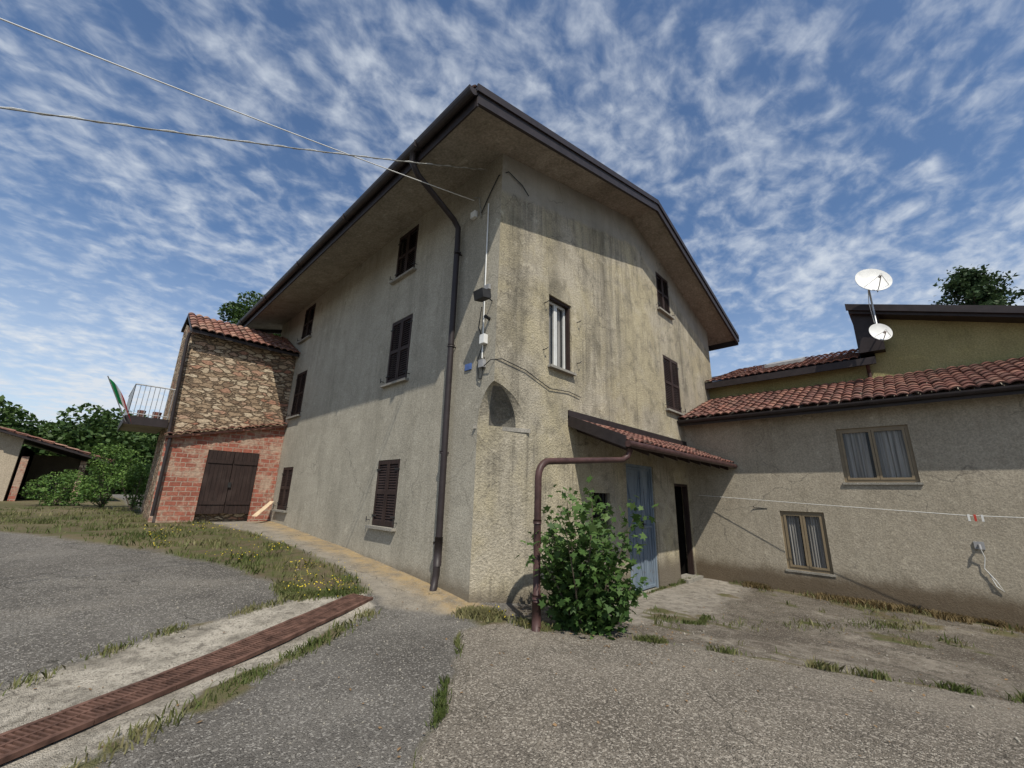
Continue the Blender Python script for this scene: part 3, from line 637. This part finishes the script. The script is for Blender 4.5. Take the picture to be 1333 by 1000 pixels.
mb.hexa([(XU-0.53,0.70,rk(0.70)-0.12),(XU-0.46,0.70,rk(0.70)-0.12),(XU-0.46,-8,rk(-8)-0.12),(XU-0.53,-8,rk(-8)-0.12),(XU-0.53,0.70,rk(0.70)+0.07),(XU-0.46,0.70,rk(0.70)+0.07),(XU-0.46,-8,rk(-8)+0.07),(XU-0.53,-8,rk(-8)+0.07)],'brown')
mb.box(XU-0.30,XU+1.2,0.06,0.62,5.75,6.98,'brown')
mb.tube([(XU-0.36,0.5,5.5),(XU-0.2,0.5,5.35),(XU-0.08,0.5,5.2),(XU-0.08,0.5,4.98),(XU-0.3,0.5,4.93)],0.045,'pipebrown',10)
mb.obj('upper_volume',Wg)
tiles('upper_roof_tiles',Wg,(XU-0.38,0.66,5.56),(0,1,0),(4.45,0,1.55),YG-0.02-0.66,4.7,'tile',0.2,0.36)
mb=MB()
sk=lambda x,y,h:(x,y,5.56+(x-(XU-0.38))*1.55/4.45+h)
mb.hexa([sk(16.2,2.2,0.08),sk(17.2,2.2,0.08),sk(17.2,3.3,0.08),sk(16.2,3.3,0.08),sk(16.2,2.2,0.20),sk(17.2,2.2,0.20),sk(17.2,3.3,0.20),sk(16.2,3.3,0.20)],'grey')
mb.obj('skylight',Wg)
mb=MB()
mb.tube([PW(-0.63,0.92,0.0),PW(-0.63,0.92,0.1),PW(-0.63,0.84,0.12)],0.02,'grey',8); mb.box(XW-0.03,XW-0.003,-0.7,-0.56,0.84,0.98,'grey')
mb.tube([PW(-0.63,0.86,0.1),PW(-0.66,0.7,0.06),PW(-0.62,0.5,0.04),PW(-0.73,0.3,0.04),PW(-0.80,0.12,0.03),PW(-0.72,0.2,0.04),PW(-0.66,0.42,0.03)],0.008,'whitecord',6)
mb.tube([PW(2.9,1.45,0.0),PW(3.2,1.47,0.02),PW(3.2,1.5,0.05)],0.01,'rope',6)
mb.obj('wall_tap',Wg)
def dish(mb,c,aim,r,depth=0.09,mat='white'):
    c=Vector(c); a=Vector(aim).normalized(); u=a.cross(Vector((0,0,1))).normalized(); v=u.cross(a)
    R_,N_=7,28; b=len(mb.v)
    for s_ in (0,0.012):
        for i in range(R_+1):
            for j in range(N_):
                t=2*math.pi*j/N_; q=i/R_
                mb.v.append(tuple(c+u*math.cos(t)*r*q+v*math.sin(t)*r*q*1.08+a*(depth*q*q-s_))); mb.tv.append(0.5)
    mi=mb.m(mat); L_=(R_+1)*N_
    for o in (0,L_):
        for i in range(R_):
            for j in range(N_):
                p=b+o+i*N_+j; q=b+o+i*N_+(j+1)%N_; mb.f.append((p,q,q+N_,p+N_)); mb.mi.append(mi)
    lnb=c+a*0.42*r/0.4-v*r*0.45
    mb.tube([c-v*r,c-v*r*0.8+a*0.2*r/0.4,lnb],0.012,'grey',6); mb.tube([lnb,lnb-a*0.1],0.03,'white',10)
    for sgn in (-1,1): mb.tube([c+u*sgn*r*0.7-v*r*0.6+a*0.06,lnb],0.006,'grey',5)
    mb.tube([c-a*0.02,c-a*0.14],0.03,'grey',8)
mb=MB(); px,py=14.1,0.12
mb.tube([(px,py,5.9),(px,py,7.70)],0.022,'steel',8)
mb.tube([(px,py,6.2),(14.65,py,6.2)],0.018,'steel',8); mb.tube([(px,py,6.8),(14.65,py,6.8)],0.018,'steel',8)
dish(mb,(px-0.16,py-0.10,7.50),(-0.84,-0.42,0.34),0.40)
dish(mb,(px-0.16,py-0.02,6.02),(-0.84,-0.46,0.25),0.25,0.06)
mb.tube([(px,py,7.5),(px+0.05,py+0.06,7.0),(px,py+0.04,6.4),(px+0.1,py-0.15,6.05),(px+0.5,py-0.1,6.1)],0.008,'whitecord',6)
mb.obj('satellite_dish',smooth=True)
# ---------------------------------------------------------------- annex (stone + brick)
An=empty('stone_and_brick_annex'); YA=15.3; PA=frame_y(YA); PB=frame_y(15.15)
mb=MB()
mb.poly([PA(1.50,0.3,0),PA(XL-0.003,0.3,0),PA(XL-0.003,6.25,0),PA(1.42,6.25,0)],'stone')
mb.poly([(1.50,YA,0.3),(1.42,YA,6.25),(1.42,YE,7.2),(1.50,YE,0.3)],'stone')
mb.poly([(1.42,YE,7.2),(1.5,YE,0.3),(XL,YE,0.3),(XL,YE,7.2)],'stone')
mb.obj('stone_walls',An)
mb=MB()
zl=lambda x: 2.92+(x-1.5)*0.70/2.96
dh=(2.47,3.83,0.6,2.68)
mb.poly([PB(1.62,0.3,0),PB(dh[0],0.3,0),PB(dh[0],zl(dh[0]),0),PB(1.55,zl(1.55),0)],'brick')
mb.poly([PB(dh[1],0.3,0),PB(XL-0.004,0.3,0),PB(XL-0.004,zl(XL),0),PB(dh[1],zl(dh[1]),0)],'brick')
mb.poly([PB(dh[0],dh[3],0),PB(dh[1],dh[3],0),PB(dh[1],zl(dh[1]),0),PB(dh[0],zl(dh[0]),0)],'brick')
mb.poly([(1.62,15.15,0.3),(1.55,15.15,zl(1.55)),(1.42,YA-0.001,zl(1.42)),(1.5,YA-0.001,0.3)],'brick')
mb.hexa([PB(1.40,zl(1.40),-0.14),PB(XL-0.004,zl(XL),-0.14),PB(XL-0.004,zl(XL),0.16),PB(1.40,zl(1.40),0.16),PB(1.40,zl(1.40)+0.07,-0.14),PB(XL-0.004,zl(XL)+0.07,-0.14),PB(XL-0.004,zl(XL)+0.07,0.16),PB(1.40,zl(1.40)+0.07,0.16)],'tileold')
mb.obj('brick_wall',An)
tiles('brick_coping_tiles',An,(1.35,15.15-0.20,zl(1.35)+0.06),(1,0,0.236),(0,0.33,0.02),3.18,0.33,'tileold',0.21,0.33)
mb=MB(); mid=(dh[0]+dh[1])/2
for (l,r) in ((dh[0]+0.01,mid-0.006),(mid+0.006,dh[1]-0.01)):
    n=6
    for i in range(n): mb.fbox(PB,l+(r-l)*i/n+0.003,l+(r-l)*(i+1)/n-0.003,0.82+0.03*random.random(),dh[3]-0.01,-0.03,0.03+0.004*random.random(),'shutter')
    for z in (1.1,2.3): mb.fbox(PB,l+0.02,r-0.02,z,z+0.1,0.036,0.055,'shutter')
mb.fbox(PB,mid-0.03,mid+0.05,1.6,1.75,0.055,0.08,'rope')
mb.obj('shed_door',An)
tiles('annex_roof_tiles',An,(1.36,14.98,6.20),(1,0,0),(0,2.05,1.10),XL-0.01-1.36,2.33,'tileold',0.21,0.36,0.055)
mb=MB(); mb.hexa([(1.36,15.0,6.11),(XL-0.01,15.0,6.11),(XL-0.01,17.05,7.21),(1.36,17.05,7.21),(1.36,15.0,6.20),(XL-0.01,15.0,6.20),(XL-0.01,17.05,7.30),(1.36,17.05,7.30)],'brown')
mb.hexa([(1.36,17.05,7.21),(XL-0.01,17.05,7.21),(XL-0.01,18.0,6.9),(1.36,18.0,6.9),(1.36,17.05,7.33),(XL-0.01,17.05,7.33),(XL-0.01,18.0,7.0),(1.36,18.0,7.0)],'brown')
mb.tube([(1.36,15.1,6.1),(1.34,15.15,5.9),(1.46,15.2,3.1),(1.50,15.05,2.95),(1.52,15.05,0.8)],0.045,'brown',8)
mb.obj('annex_roof_edge',An)
mb=MB()
mb.box(0.50,1.44,15.8,18.4,3.30,3.48,'soffit'); mb.box(0.46,0.497,15.78,18.42,3.26,3.5,'brown'); mb.box(0.497,1.44,15.765,15.797,3.26,3.5,'brown')
for i in range(9):
    x=0.52+i*0.11; mb.tube([(x,15.82,3.48),(x,15.82,4.42)],0.009,'steel',5)
for i in range(22):
    y=15.82+i*0.12; mb.tube([(0.52,y,3.48),(0.52,y,4.42)],0.009,'steel',5)
mb.tube([(1.42,15.82,4.43),(0.52,15.82,4.43),(0.52,18.4,4.43)],0.02,'steel',8)
mb.tube([(1.42,15.82,3.58),(0.52,15.82,3.58),(0.52,18.4,3.58)],0.012,'steel',6)
for (x,y,r) in ((0.8,15.95,0.1),(1.15,15.95,0.11)): mb.tube([(x,y,3.48),(x,y,3.7)],r*0.8,'tile',12,r2=r)
mb.obj('balcony',An)
fl=empty('italian_flag')
for nme,c in (('flaggreen',(0.02,0.26,0.08)),('flagwhite',(0.75,0.75,0.73)),('flagred',(0.60,0.03,0.035))): M[nme]=plain(nme+'_cloth',c,0.8,0.1,var=0.08)
mb=MB(); mb.tube([(0.52,15.78,3.30),(-0.10,15.40,4.45)],0.013,'steel',6)
p0=Vector((-0.07,15.41,4.40)); dn=Vector((0.33,0.20,-0.61))
nc,nr=18,10
def fp(i,j):
    a=i/nc; b=j/nr
    w=0.04*math.sin(a*10+b*2.0)*(0.3+a)
    return p0+dn*b+Vector((0.44*a-0.05*a*b,-0.06*a,-0.26*a-0.30*a*a))+Vector((0,w*1.6,w*0.3))
for i in range(nc):
    for j in range(nr):
        mb.poly([fp(i,j),fp(i+1,j),fp(i+1,j+1),fp(i,j+1)],('flaggreen','flagwhite','flagred')[i//6])
mb.obj('flag_cloth_and_pole',fl)
mb=MB()
mb.hexa([(3.72,14.35,0.80),(3.84,14.28,0.79),(3.86,14.31,0.79),(3.74,14.38,0.80),(4.32,14.95,1.22),(4.42,14.86,1.22),(4.43,14.89,1.22),(4.34,14.98,1.22)],'wood')
mb.obj('timber_board')
# ---------------------------------------------------------------- low outbuilding far left
Lb=empty('tiled_outbuilding'); mb=MB()
mb.box(-9,-2.0,26,26.25,0.4,2.75,'cream'); mb.box(-9,0.6,31,31.2,0.4,2.9,'cream')
mb.box(-0.2,0.0,26.0,26.2,0.4,2.55,'stone'); mb.box(-1.9,-1.7,26.0,26.2,0.4,2.6,'brick'); mb.box(-2.0,-1.9,26.3,31,0.4,3,'dark')
mb.box(-1.0,-0.6,27.5,28.3,0.8,1.9,'rope'); mb.box(0.5,0.6,26.3,31,0.4,2.5,'dark')
rt=lambda x: 3.60-(x+2.7)*0.30
mb.hexa([(-9,25.5,rt(-2.7)+0.0),(-2.7,25.5,rt(-2.7)),(-2.7,31.3,rt(-2.7)),(-9,31.3,rt(-2.7)),(-9,25.5,rt(-2.7)+0.1),(-2.7,25.5,rt(-2.7)+0.1),(-2.7,31.3,rt(-2.7)+0.1),(-9,31.3,rt(-2.7)+0.1)],'brown')
mb.hexa([(-2.7,25.5,rt(-2.7)-0.1),(0.7,25.5,rt(0.7)-0.1),(0.7,31.3,rt(0.7)-0.1),(-2.7,31.3,rt(-2.7)-0.1),(-2.7,25.5,rt(-2.7)),(0.7,25.5,rt(0.7)),(0.7,31.3,rt(0.7)),(-2.7,31.3,rt(-2.7))],'brown')
mb.poly([(-2.7,26,2.75),(-2.0,26,2.75),(-2.0,26,rt(-2.0)-0.1),(-2.7,26,rt(-2.7)-0.1)],'cream'); mb.poly([(-9,26,2.75),(-2.7,26,2.75),(-2.7,26,rt(-2.7)),(-9,26,rt(-2.7))],'cream')
mb.obj('walls',Lb)
tiles('outbuilding_tiles',Lb,(0.75,25.45,rt(0.75)),(0,1,0),(-3.45,0,1.035),5.9,3.6,'tileold',0.24,0.4)
# ---------------------------------------------------------------- overhead wires & clothesline
def cable(name,p,q,sag,r,mat,n=24,ext=0,twist=0):
    p=Vector(p); q=Vector(q); mb=MB(); pts=[]; n=n if not twist else 160
    for i in range(n+1):
        t=i/n*(1+ext); pt=p+(q-p)*t; pt.z-=sag*4*t*(1-t)
        if twist: pt+=Vector((0,math.cos(i*1.1),math.sin(i*1.1)))*twist
        pts.append(pt)
    mb.tube(pts,r,mat,6); return mb.obj(name,smooth=True)
cable('power_cable',(4.42,5.6,7.42),(-1.5,5.72,5.98),0.04,0.008,'whitecord',ext=0.8)
cable('telephone_cable',(4.42,5.25,7.96),(-1.32,5.87,5.14),0.05,0.008,'cable',ext=0.8)
cable('telephone_cable.001',(4.42,5.26,7.97),(-1.32,5.88,5.15),0.05,0.005,'whitecord',ext=0.8,twist=0.014)
mb=MB(); mb.tube([(12.3,4.55,1.75),(11.95,2.0,1.60),(11.7,-0.5,1.47),(11.5,-3.5,1.45),(11.5,-7.5,1.6)],0.006,'whitecord',5)
for y in (-0.55,-0.63,-0.72): mb.box(11.66,11.70,y-0.02,y+0.01,1.37,1.49,'red' if y==-0.63 else 'whitecord')
mb.obj('clothesline')
# ---------------------------------------------------------------- foliage
def fast(name,V,F,mats,tv,mi=None,parent=None):
    V=np.asarray(V,np.float32); F=np.asarray(F,np.int32); me=bpy.data.meshes.new(name); me.vertices.add(len(V)); me.vertices.foreach_set('co',V.reshape(-1))
    n=F.shape[1]; me.loops.add(F.size); me.loops.foreach_set('vertex_index',F.reshape(-1)); me.polygons.add(len(F))
    me.polygons.foreach_set('loop_start',np.arange(0,F.size,n,dtype=np.int32)); me.polygons.foreach_set('loop_total',np.full(len(F),n,np.int32))
    for q in mats: me.materials.append(M[q])
    if mi is not None: me.polygons.foreach_set('material_index',np.asarray(mi,np.int32))
    at=me.attributes.new('tv','FLOAT','POINT'); at.data.foreach_set('value',np.asarray(tv,np.float32)); me.update(calc_edges=True)
    o=bpy.data.objects.new(name,me); COL.objects.link(o)
    if parent: o.parent=parent
    return o
def randframe(n,upb=0.4):
    a=rng.normal(size=(n,3)); a[:,2]=np.abs(a[:,2])+upb; a/=np.linalg.norm(a,axis=1)[:,None]
    b=rng.normal(size=(n,3)); u=np.cross(a,b); u/=np.linalg.norm(u,axis=1)[:,None]; v=np.cross(a,u); return a,u,v
def leaves(name,P,size,mat,shape='quad',tvb=None,parent=None,upb=0.4):
    n=len(P); a,u,v=randframe(n,upb); s=size*rng.uniform(0.6,1.3,n)[:,None]
    if shape=='quad': o=[(-.5,0),(0,-.32),(.55,0),(0,.32)]
    else:
        o=[]
        for t,r in ((-160,.25),(-120,.45),(-85,.25),(-55,.55),(-28,.30),(0,.62),(28,.30),(55,.55),(85,.25),(120,.45),(160,.25)):
            q=math.radians(t); o.append((r*math.cos(q),r*math.sin(q)))
    k=len(o); V=np.empty((n,k,3))
    for i,(x,y) in enumerate(o): V[:,i]=P+u*s*x+v*s*y-a*s*0.25*(x*x+y*y)
    F=np.arange(n*k).reshape(n,k); tv=np.clip(rng.normal(0.5,0.22,n)+(tvb if tvb is not None else 0),0,1)
    return fast(name,V.reshape(-1,3),F,[mat],np.repeat(tv,k),parent=parent)
def crown(clumps,per,shell=0.5):
    P=[];T=[]
    for (c,r) in clumps:
        n=int(per*r*r); q=rng.normal(size=(n,3)); q/=np.linalg.norm(q,axis=1)[:,None]; q*=(shell+(1-shell)*rng.random(n)**0.5)[:,None]
        P.append(np.array(c)+q*np.array([r,r,r*0.8])); T.append(q[:,2]*0.25)
    return np.concatenate(P),np.concatenate(T)
Fb=empty('fig_bush'); bc=np.array([4.93,3.40,0]); mb=MB(); tips=[]
for i in range(34):
    an=rng.uniform(0,2*math.pi); sp_=rng.uniform(0.12,0.78); hgt=rng.uniform(0.45,1.85)*(1-0.25*sp_)
    b0=Vector((bc[0]+0.12*math.cos(an),bc[1]+0.1*math.sin(an),-0.12)); tip=Vector((bc[0]+sp_*math.cos(an)*1.0,bc[1]+sp_*math.sin(an)*0.9,hgt))
    mid_=(b0+tip)/2+Vector((rng.normal()*0.06,rng.normal()*0.06,0.1)); mb.tube([b0,mid_,tip],0.013,'bark',5,r2=0.004)
    for t in np.linspace(0.15,1.05,9):
        p=b0.lerp(tip,t); tips.append((p.x,p.y,p.z))
mb.obj('branches',Fb)
T=np.array(tips); P=T[rng.integers(0,len(T),3600)]+rng.normal(size=(3600,3))*np.array([0.11,0.11,0.09])
P=P[(P[:,2]>-0.1)&(P[:,1]<4.75)]; leaves('leaves',P,0.115,'fig','fig',tvb=(P[:,2]-0.8)*0.18,parent=Fb,upb=0.5)
def tree(name,base,h,clumps,per,size,mat,shape='quad'):
    T_=empty(name); mb=MB(); b=Vector(base); top=Vector((base[0],base[1],base[2]+h*0.8))
    mb.tube([b,b.lerp(top,0.5)+Vector((0.1,0.1,0)),top],0.22*h/12,'bark',8,r2=0.05)
    for (c,r) in clumps: mb.tube([b.lerp(top,rng.uniform(0.35,0.8)),Vector(c)],0.07*h/12,'bark',5,r2=0.02)
    mb.obj('trunk',T_); P,t=crown(clumps,per); leaves('foliage',P,size,mat,shape,tvb=t,parent=T_)
def clump_set(c,R,H_,n,r0,r1):
    out=[]
    for i in range(n):
        a=rng.uniform(0,6.28); q=rng.random()**0.5; z=rng.uniform(-1,1); k_=math.sqrt(max(0,1-z*z*0.8))
        out.append(((c[0]+R*q*k_*math.cos(a),c[1]+R*q*k_*math.sin(a),c[2]+z*H_),rng.uniform(r0,r1)))
    return out
tree('deciduous_tree',(6.9,31,0.6),14,clump_set((6.9,31,11.8),2.6,2.6,38,0.5,1.1),480,0.22,'tree')
def conifer(name,x,y,h,R,n=18):
    T_=empty(name); mb=MB(); mb.tube([(x,y,-0.5),(x,y,h)],0.3,'bark',8,r2=0.03); pts=[];tt=[]
    for i in range(n*8):
        z=h*(0.45+0.55*(i/(n*8))); rr=R*min(1,(1-(z/h-0.45)/0.58))**0.55*rng.uniform(0.4,1.15); a=rng.uniform(0,6.28)
        e=np.array([x+rr*math.cos(a),y+rr*math.sin(a),z+0.12*rr]); mb.tube([(x,y,z-0.3),tuple(e)],0.05,'bark',4,r2=0.01)
        m_=100; t=rng.random(m_)**0.6; q=np.array([x,y,z])+(e-np.array([x,y,z]))*t[:,None]+rng.normal(size=(m_,3))*np.array([.26,.26,.20]); pts.append(q); tt.append(t*0.3-0.15)
    mb.obj('trunk',T_); leaves('foliage',np.concatenate(pts),0.26,'conifer','quad',tvb=np.concatenate(tt),parent=T_)
conifer('pine_tree',40,-4.7,17.4,3.9); conifer('pine_tree.001',40,-8.4,16.0,3.4)
cl=[]
for i in range(170):
    x=rng.uniform(-22,9); y=rng.uniform(46,62); top=rng.uniform(5.4,8.2)+0.8*math.sin(x*0.5)
    cl.append(((x,y,top-1.3),rng.uniform(1.0,1.9))); cl.append(((x+rng.normal()*0.7,y-1,top-3.2),rng.uniform(1.5,2.2))); cl.append(((x,y-1.5,1.8),2.0))
P,t=crown(cl,85,0.7); leaves('distant_trees',P,0.42,'tree','quad',tvb=t)
for nm,(cx_,cy_,R_,hh,nn) in {'garden_shrub':(0.7,21,1.0,1.1,16),'garden_shrub.001':(-0.5,22.5,0.9,0.6,12),'garden_shrub.002':(1.35,19.2,0.45,0.8,9)}.items():
    z0=0.86; cs=clump_set((cx_,cy_,z0+hh*0.9),R_,hh*0.8,nn,0.25,0.5)
    T_=empty(nm); mb=MB()
    for (c,r) in cs: mb.tube([(cx_,cy_,z0-0.1),c],0.02,'bark',5,r2=0.006)
    mb.obj('stems',T_); P,t=crown(cs,1500,0.3); leaves('leaves',P,0.085,'shrub','quad',tvb=t,parent=T_)
# grass blades and weeds
n=240000
x=rng.uniform(-5,12.4,n); y=rng.uniform(-2.5,21,n)
keep=(x<4.5)|(y<4.8); x=x[keep]; y=y[keep]
_,g,_,_,_=masks(x,y); dn_=fbm(x,y,2.2,77,3)
inside=polydist(x,y,GRASSP)>0.05
pk=np.where(inside,np.clip((dn_-0.42)*4,0.02,0.9),np.clip((dn_-0.36)*3,0.06,1))*(g>0.45)
sel=(rng.random(len(x))<pk); x=x[sel];y=y[sel]
ex=[];ey=[]
for L_,m_,wd in ((CRACK[1:],420,0.03),([(2.6,3.28),(2.2,2.85)],420,0.045),(YARDL,1800,0.06),(SLN,2000,0.10),(SUN_,1000,0.08),([(4.05,4.75),(4.25,4.45)],3500,0.13),([(4.35,4.1),(4.4,3.7)],900,0.10),([(5.3,4.74),(12.2,4.74)],1200,0.05),([(7.0,3.3),(7.6,3.0),(8.3,3.1)],700,0.07),([(8.2,2.6),(10,1.2),(11.5,0)],800,0.25),([(2.45,7.1),(2.4,6.5),(3.2,6.3)],6000,0.12)):
    L_=np.array(L_); sg=np.hypot(*(L_[1:]-L_[:-1]).T); cum=np.concatenate([[0],np.cumsum(sg)])
    cen=rng.uniform(0,cum[-1],max(7,m_//70)); wt=rng.random(len(cen))**2; wt/=wt.sum(); t=np.clip(cen[rng.choice(len(cen),m_,p=wt)]+rng.normal(size=m_)*0.08,0,cum[-1]-1e-6)
    ex.append(np.interp(t,cum,L_[:,0])+rng.normal(size=m_)*wd*0.6); ey.append(np.interp(t,cum,L_[:,1])+rng.normal(size=m_)*wd*0.6)
def blades(name,x,y,mat,hs,bend=0.9):
    n=len(x); z=gz(x,y); hh=rng.uniform(0.02,0.11,n)*(0.5+fbm(x,y,1.3,88,2))*hs; wd=hh*0.08+0.0014
    an=rng.uniform(0,6.28,n); ln=rng.uniform(0.1,bend,n)*hh; la=rng.uniform(0,6.28,n)
    b=np.stack([x,y,z],-1); u=np.stack([np.cos(an),np.sin(an),np.zeros(n)],-1)*wd[:,None]; tip=b+np.stack([np.cos(la)*ln,np.sin(la)*ln,hh],-1); mdl=b+np.stack([np.cos(la)*ln*0.3,np.sin(la)*ln*0.3,hh*0.6],-1)
    V=np.stack([b-u,b+u,mdl+u*0.7,tip,mdl-u*0.7],1); F=np.arange(n*5).reshape(n,5)
    tv=np.clip(fbm(x,y,0.9,99,3)*1.3-0.1+rng.normal(size=n)*0.18,0,1)
    fast(name,V.reshape(-1,3),F,[mat],np.repeat(tv,5))
hsc=np.concatenate([np.where(linedist(x,y,CRACK[2:])<0.25,0.6,1.0),np.full(420,0.5),np.full(420,0.65),np.full(sum(map(len,ex))-840,0.8)])
blades('grass',np.concatenate([x]+ex),np.concatenate([y]+ey),'grass',hsc)
wy=rng.uniform(-3.5,3.6,9000); wx=12.34-np.abs(rng.normal(size=9000))*0.15; kk=fbm(wx,wy,1.2,205,3)>0.50
blades('dry_grass',wx[kk],wy[kk],'drygrass',1.2)
m_=450; fx=rng.uniform(1.2,3.7,m_*4); fy=rng.uniform(6.2,14,m_*4); ok=(polydist(fx,fy,GRASSP)>0.02)&(fbm(fx,fy,1.0,15,2)>0.48); fx=fx[ok][:m_]; fy=fy[ok][:m_]
fx=np.concatenate([fx,rng.normal(2.9,0.3,130),rng.normal(4.25,0.12,20)]); fy=np.concatenate([fy,rng.normal(6.7,0.25,130),rng.normal(4.2,0.25,20)])
P=np.stack([fx,fy,gz(fx,fy)+rng.uniform(0.05,0.16,len(fx))],-1); leaves('wildflowers',P,0.024,'flower','quad')
# loose gravel and fallen leaves
n=5200; gx_=np.concatenate([rng.uniform(-2,7,n),rng.uniform(5,12,1800)]); gy_=np.concatenate([rng.uniform(-1,9,n),rng.uniform(-2,4.6,1800)])
kk=((gx_<4)|(gy_<4.6)); gx_=gx_[kk]; gy_=gy_[kk]; n=len(gx_); r_=rng.uniform(0.003,0.010,n)*(1+(rng.random(n)>0.97)*1.2)
cb=np.array([(1,0,0),(0,1,0),(-1,0,0),(0,-1,0),(0,0,0.8),(0,0,-0.8)]); P=np.stack([gx_,gy_,gz(gx_,gy_)+(fbm(gx_,gy_,0.8,51,3)-0.5)*0.05+r_*0.3],-1)
V=P[:,None,:]+cb[None]*r_[:,None,None]*rng.uniform(0.7,1.4,(n,6,1)); fi=np.array([(0,1,4),(1,2,4),(2,3,4),(3,0,4),(1,0,5),(2,1,5),(3,2,5),(0,3,5)])
F=(np.arange(n)[:,None,None]*6+fi[None]).reshape(-1,3); fast('gravel',V.reshape(-1,3),F,['pebble'],np.repeat(rng.random(n),6))
lx=np.concatenate([rng.uniform(0,7,160),rng.normal(5.3,0.8,160),rng.uniform(6,12,160)]); ly_=np.concatenate([rng.uniform(0,6,160),rng.normal(3.0,0.6,160),rng.uniform(-1,4.6,160)]); kk=(lx<4.2)|(ly_<4.6); lx=lx[kk]; ly_=ly_[kk]
P=np.stack([lx,ly_,gz(lx,ly_)+(fbm(lx,ly_,0.8,51,3)-0.5)*0.05+0.012],-1); leaves('fallen_leaves',P,0.032,'deadleaf','quad',upb=2.5)
# ---------------------------------------------------------------- world, sun, camera
w=bpy.data.worlds.new('World'); SC.world=w; w.use_nodes=True; t=w.node_tree; bg=t.nodes['Background']
sky=t.nodes.new('ShaderNodeTexSky'); sky.sky_type='NISHITA'; sky.sun_disc=False
sd=Vector((-0.37,-0.62,1.0)).normalized()
sky.sun_elevation=math.asin(sd.z); sky.sun_rotation=math.atan2(sd.x,sd.y); sky.altitude=600; sky.air_density=1.0; sky.dust_density=0.6; sky.ozone_density=2.5
tc=t.nodes.new('ShaderNodeTexCoord'); sep=t.nodes.new('ShaderNodeSeparateXYZ'); t.links.new(tc.outputs['Generated'],sep.inputs[0])
def wm(op,a,b=None,clamp=False):
    q=t.nodes.new('ShaderNodeMath'); q.operation=op; q.use_clamp=clamp
    for i,v in enumerate((a,b)):
        if v is None: continue
        if isinstance(v,(int,float)): q.inputs[i].default_value=v
        else: t.links.new(v,q.inputs[i])
    return q.outputs[0]
zz=wm('ADD',wm('MAXIMUM',sep.outputs[2],0.0),0.20)
cmb=t.nodes.new('ShaderNodeCombineXYZ'); t.links.new(wm('DIVIDE',sep.outputs[0],zz),cmb.inputs[0]); t.links.new(wm('DIVIDE',sep.outputs[1],zz),cmb.inputs[1])
def wn(sc,det,rough,dist,vec):
    q=t.nodes.new('ShaderNodeTexNoise'); q.inputs['Scale'].default_value=sc; q.inputs['Detail'].default_value=det; q.inputs['Roughness'].default_value=rough; q.inputs['Distortion'].default_value=dist; t.links.new(vec,q.inputs['Vector']); return q.outputs['Fac']
def wr(f,stops):
    q=t.nodes.new('ShaderNodeValToRGB'); e=q.color_ramp.elements; q.color_ramp.interpolation='EASE'
    for i,(p,c) in enumerate(stops): e[i].position=p; e[i].color=(c,c,c,1)
    t.links.new(f,q.inputs[0]); return q.outputs[0]
mp=t.nodes.new('ShaderNodeMapping'); mp.inputs['Rotation'].default_value=(0,0,0.5); mp.inputs['Scale'].default_value=(1.0,1.2,1); t.links.new(cmb.outputs[0],mp.inputs[0])
puff=wn(15,4,0.55,0.3,mp.outputs[0]); mid=wn(4.0,6,0.62,0.6,mp.outputs[0]); big=wn(0.9,4,0.5,0.4,mp.outputs[0])
cov=wm('ADD',wm('MULTIPLY',wm('SUBTRACT',big,0.5),0.9),wm('MULTIPLY',wm('SUBTRACT',mid,0.5),0.75))
f=wr(wm('ADD',wm('ADD',wm('MULTIPLY',puff,0.80),0.125),cov),[(0.33,0.0),(0.92,1.0)])
haze=wr(sep.outputs[2],[(0.0,0.9),(0.50,0.0)])
f2=wm('ADD',wm('MULTIPLY',f,0.88),wm('MULTIPLY',haze,0.6),True)
mx=t.nodes.new('ShaderNodeMix'); mx.data_type='RGBA'; t.links.new(f2,mx.inputs[0])
hs=t.nodes.new('ShaderNodeHueSaturation'); hs.inputs['Saturation'].default_value=1.06; hs.inputs['Value'].default_value=1.05; t.links.new(sky.outputs[0],hs.inputs['Color'])
t.links.new(hs.outputs[0],mx.inputs[6]); mx.inputs[7].default_value=(5.4,5.8,6.3,1)
t.links.new(mx.outputs[2],bg.inputs[0]); bg.inputs[1].default_value=0.13
sl=bpy.data.lights.new('sun','SUN'); sl.energy=5.0; sl.angle=math.radians(0.5); sl.color=(1,0.94,0.84)
so=bpy.data.objects.new('sun',sl); so.rotation_euler=(-sd).to_track_quat('-Z','Y').to_euler(); so.location=(-10,-20,40); COL.objects.link(so)
th=math.radians(15.3); ya=math.radians(45.4); ro=math.radians(1.6)
Fv=Vector((math.sin(ya)*math.cos(th),math.cos(ya)*math.cos(th),math.sin(th))); R0=Vector((math.cos(ya),-math.sin(ya),0)); U0=R0.cross(Fv)
Rv=R0*math.cos(ro)+U0*math.sin(ro); Uv=U0*math.cos(ro)-R0*math.sin(ro)
cam=bpy.data.cameras.new('camera'); co=bpy.data.objects.new('camera',cam); COL.objects.link(co)
co.matrix_world=Matrix(((Rv.x,Uv.x,-Fv.x,0),(Rv.y,Uv.y,-Fv.y,0),(Rv.z,Uv.z,-Fv.z,1.6),(0,0,0,1)))
cam.sensor_width=36; cam.lens=36*530/1333; cam.clip_start=0.05; cam.clip_end=3000
SC.camera=co
SC.view_settings.view_transform='Standard'; SC.view_settings.look='None'; SC.view_settings.exposure=0
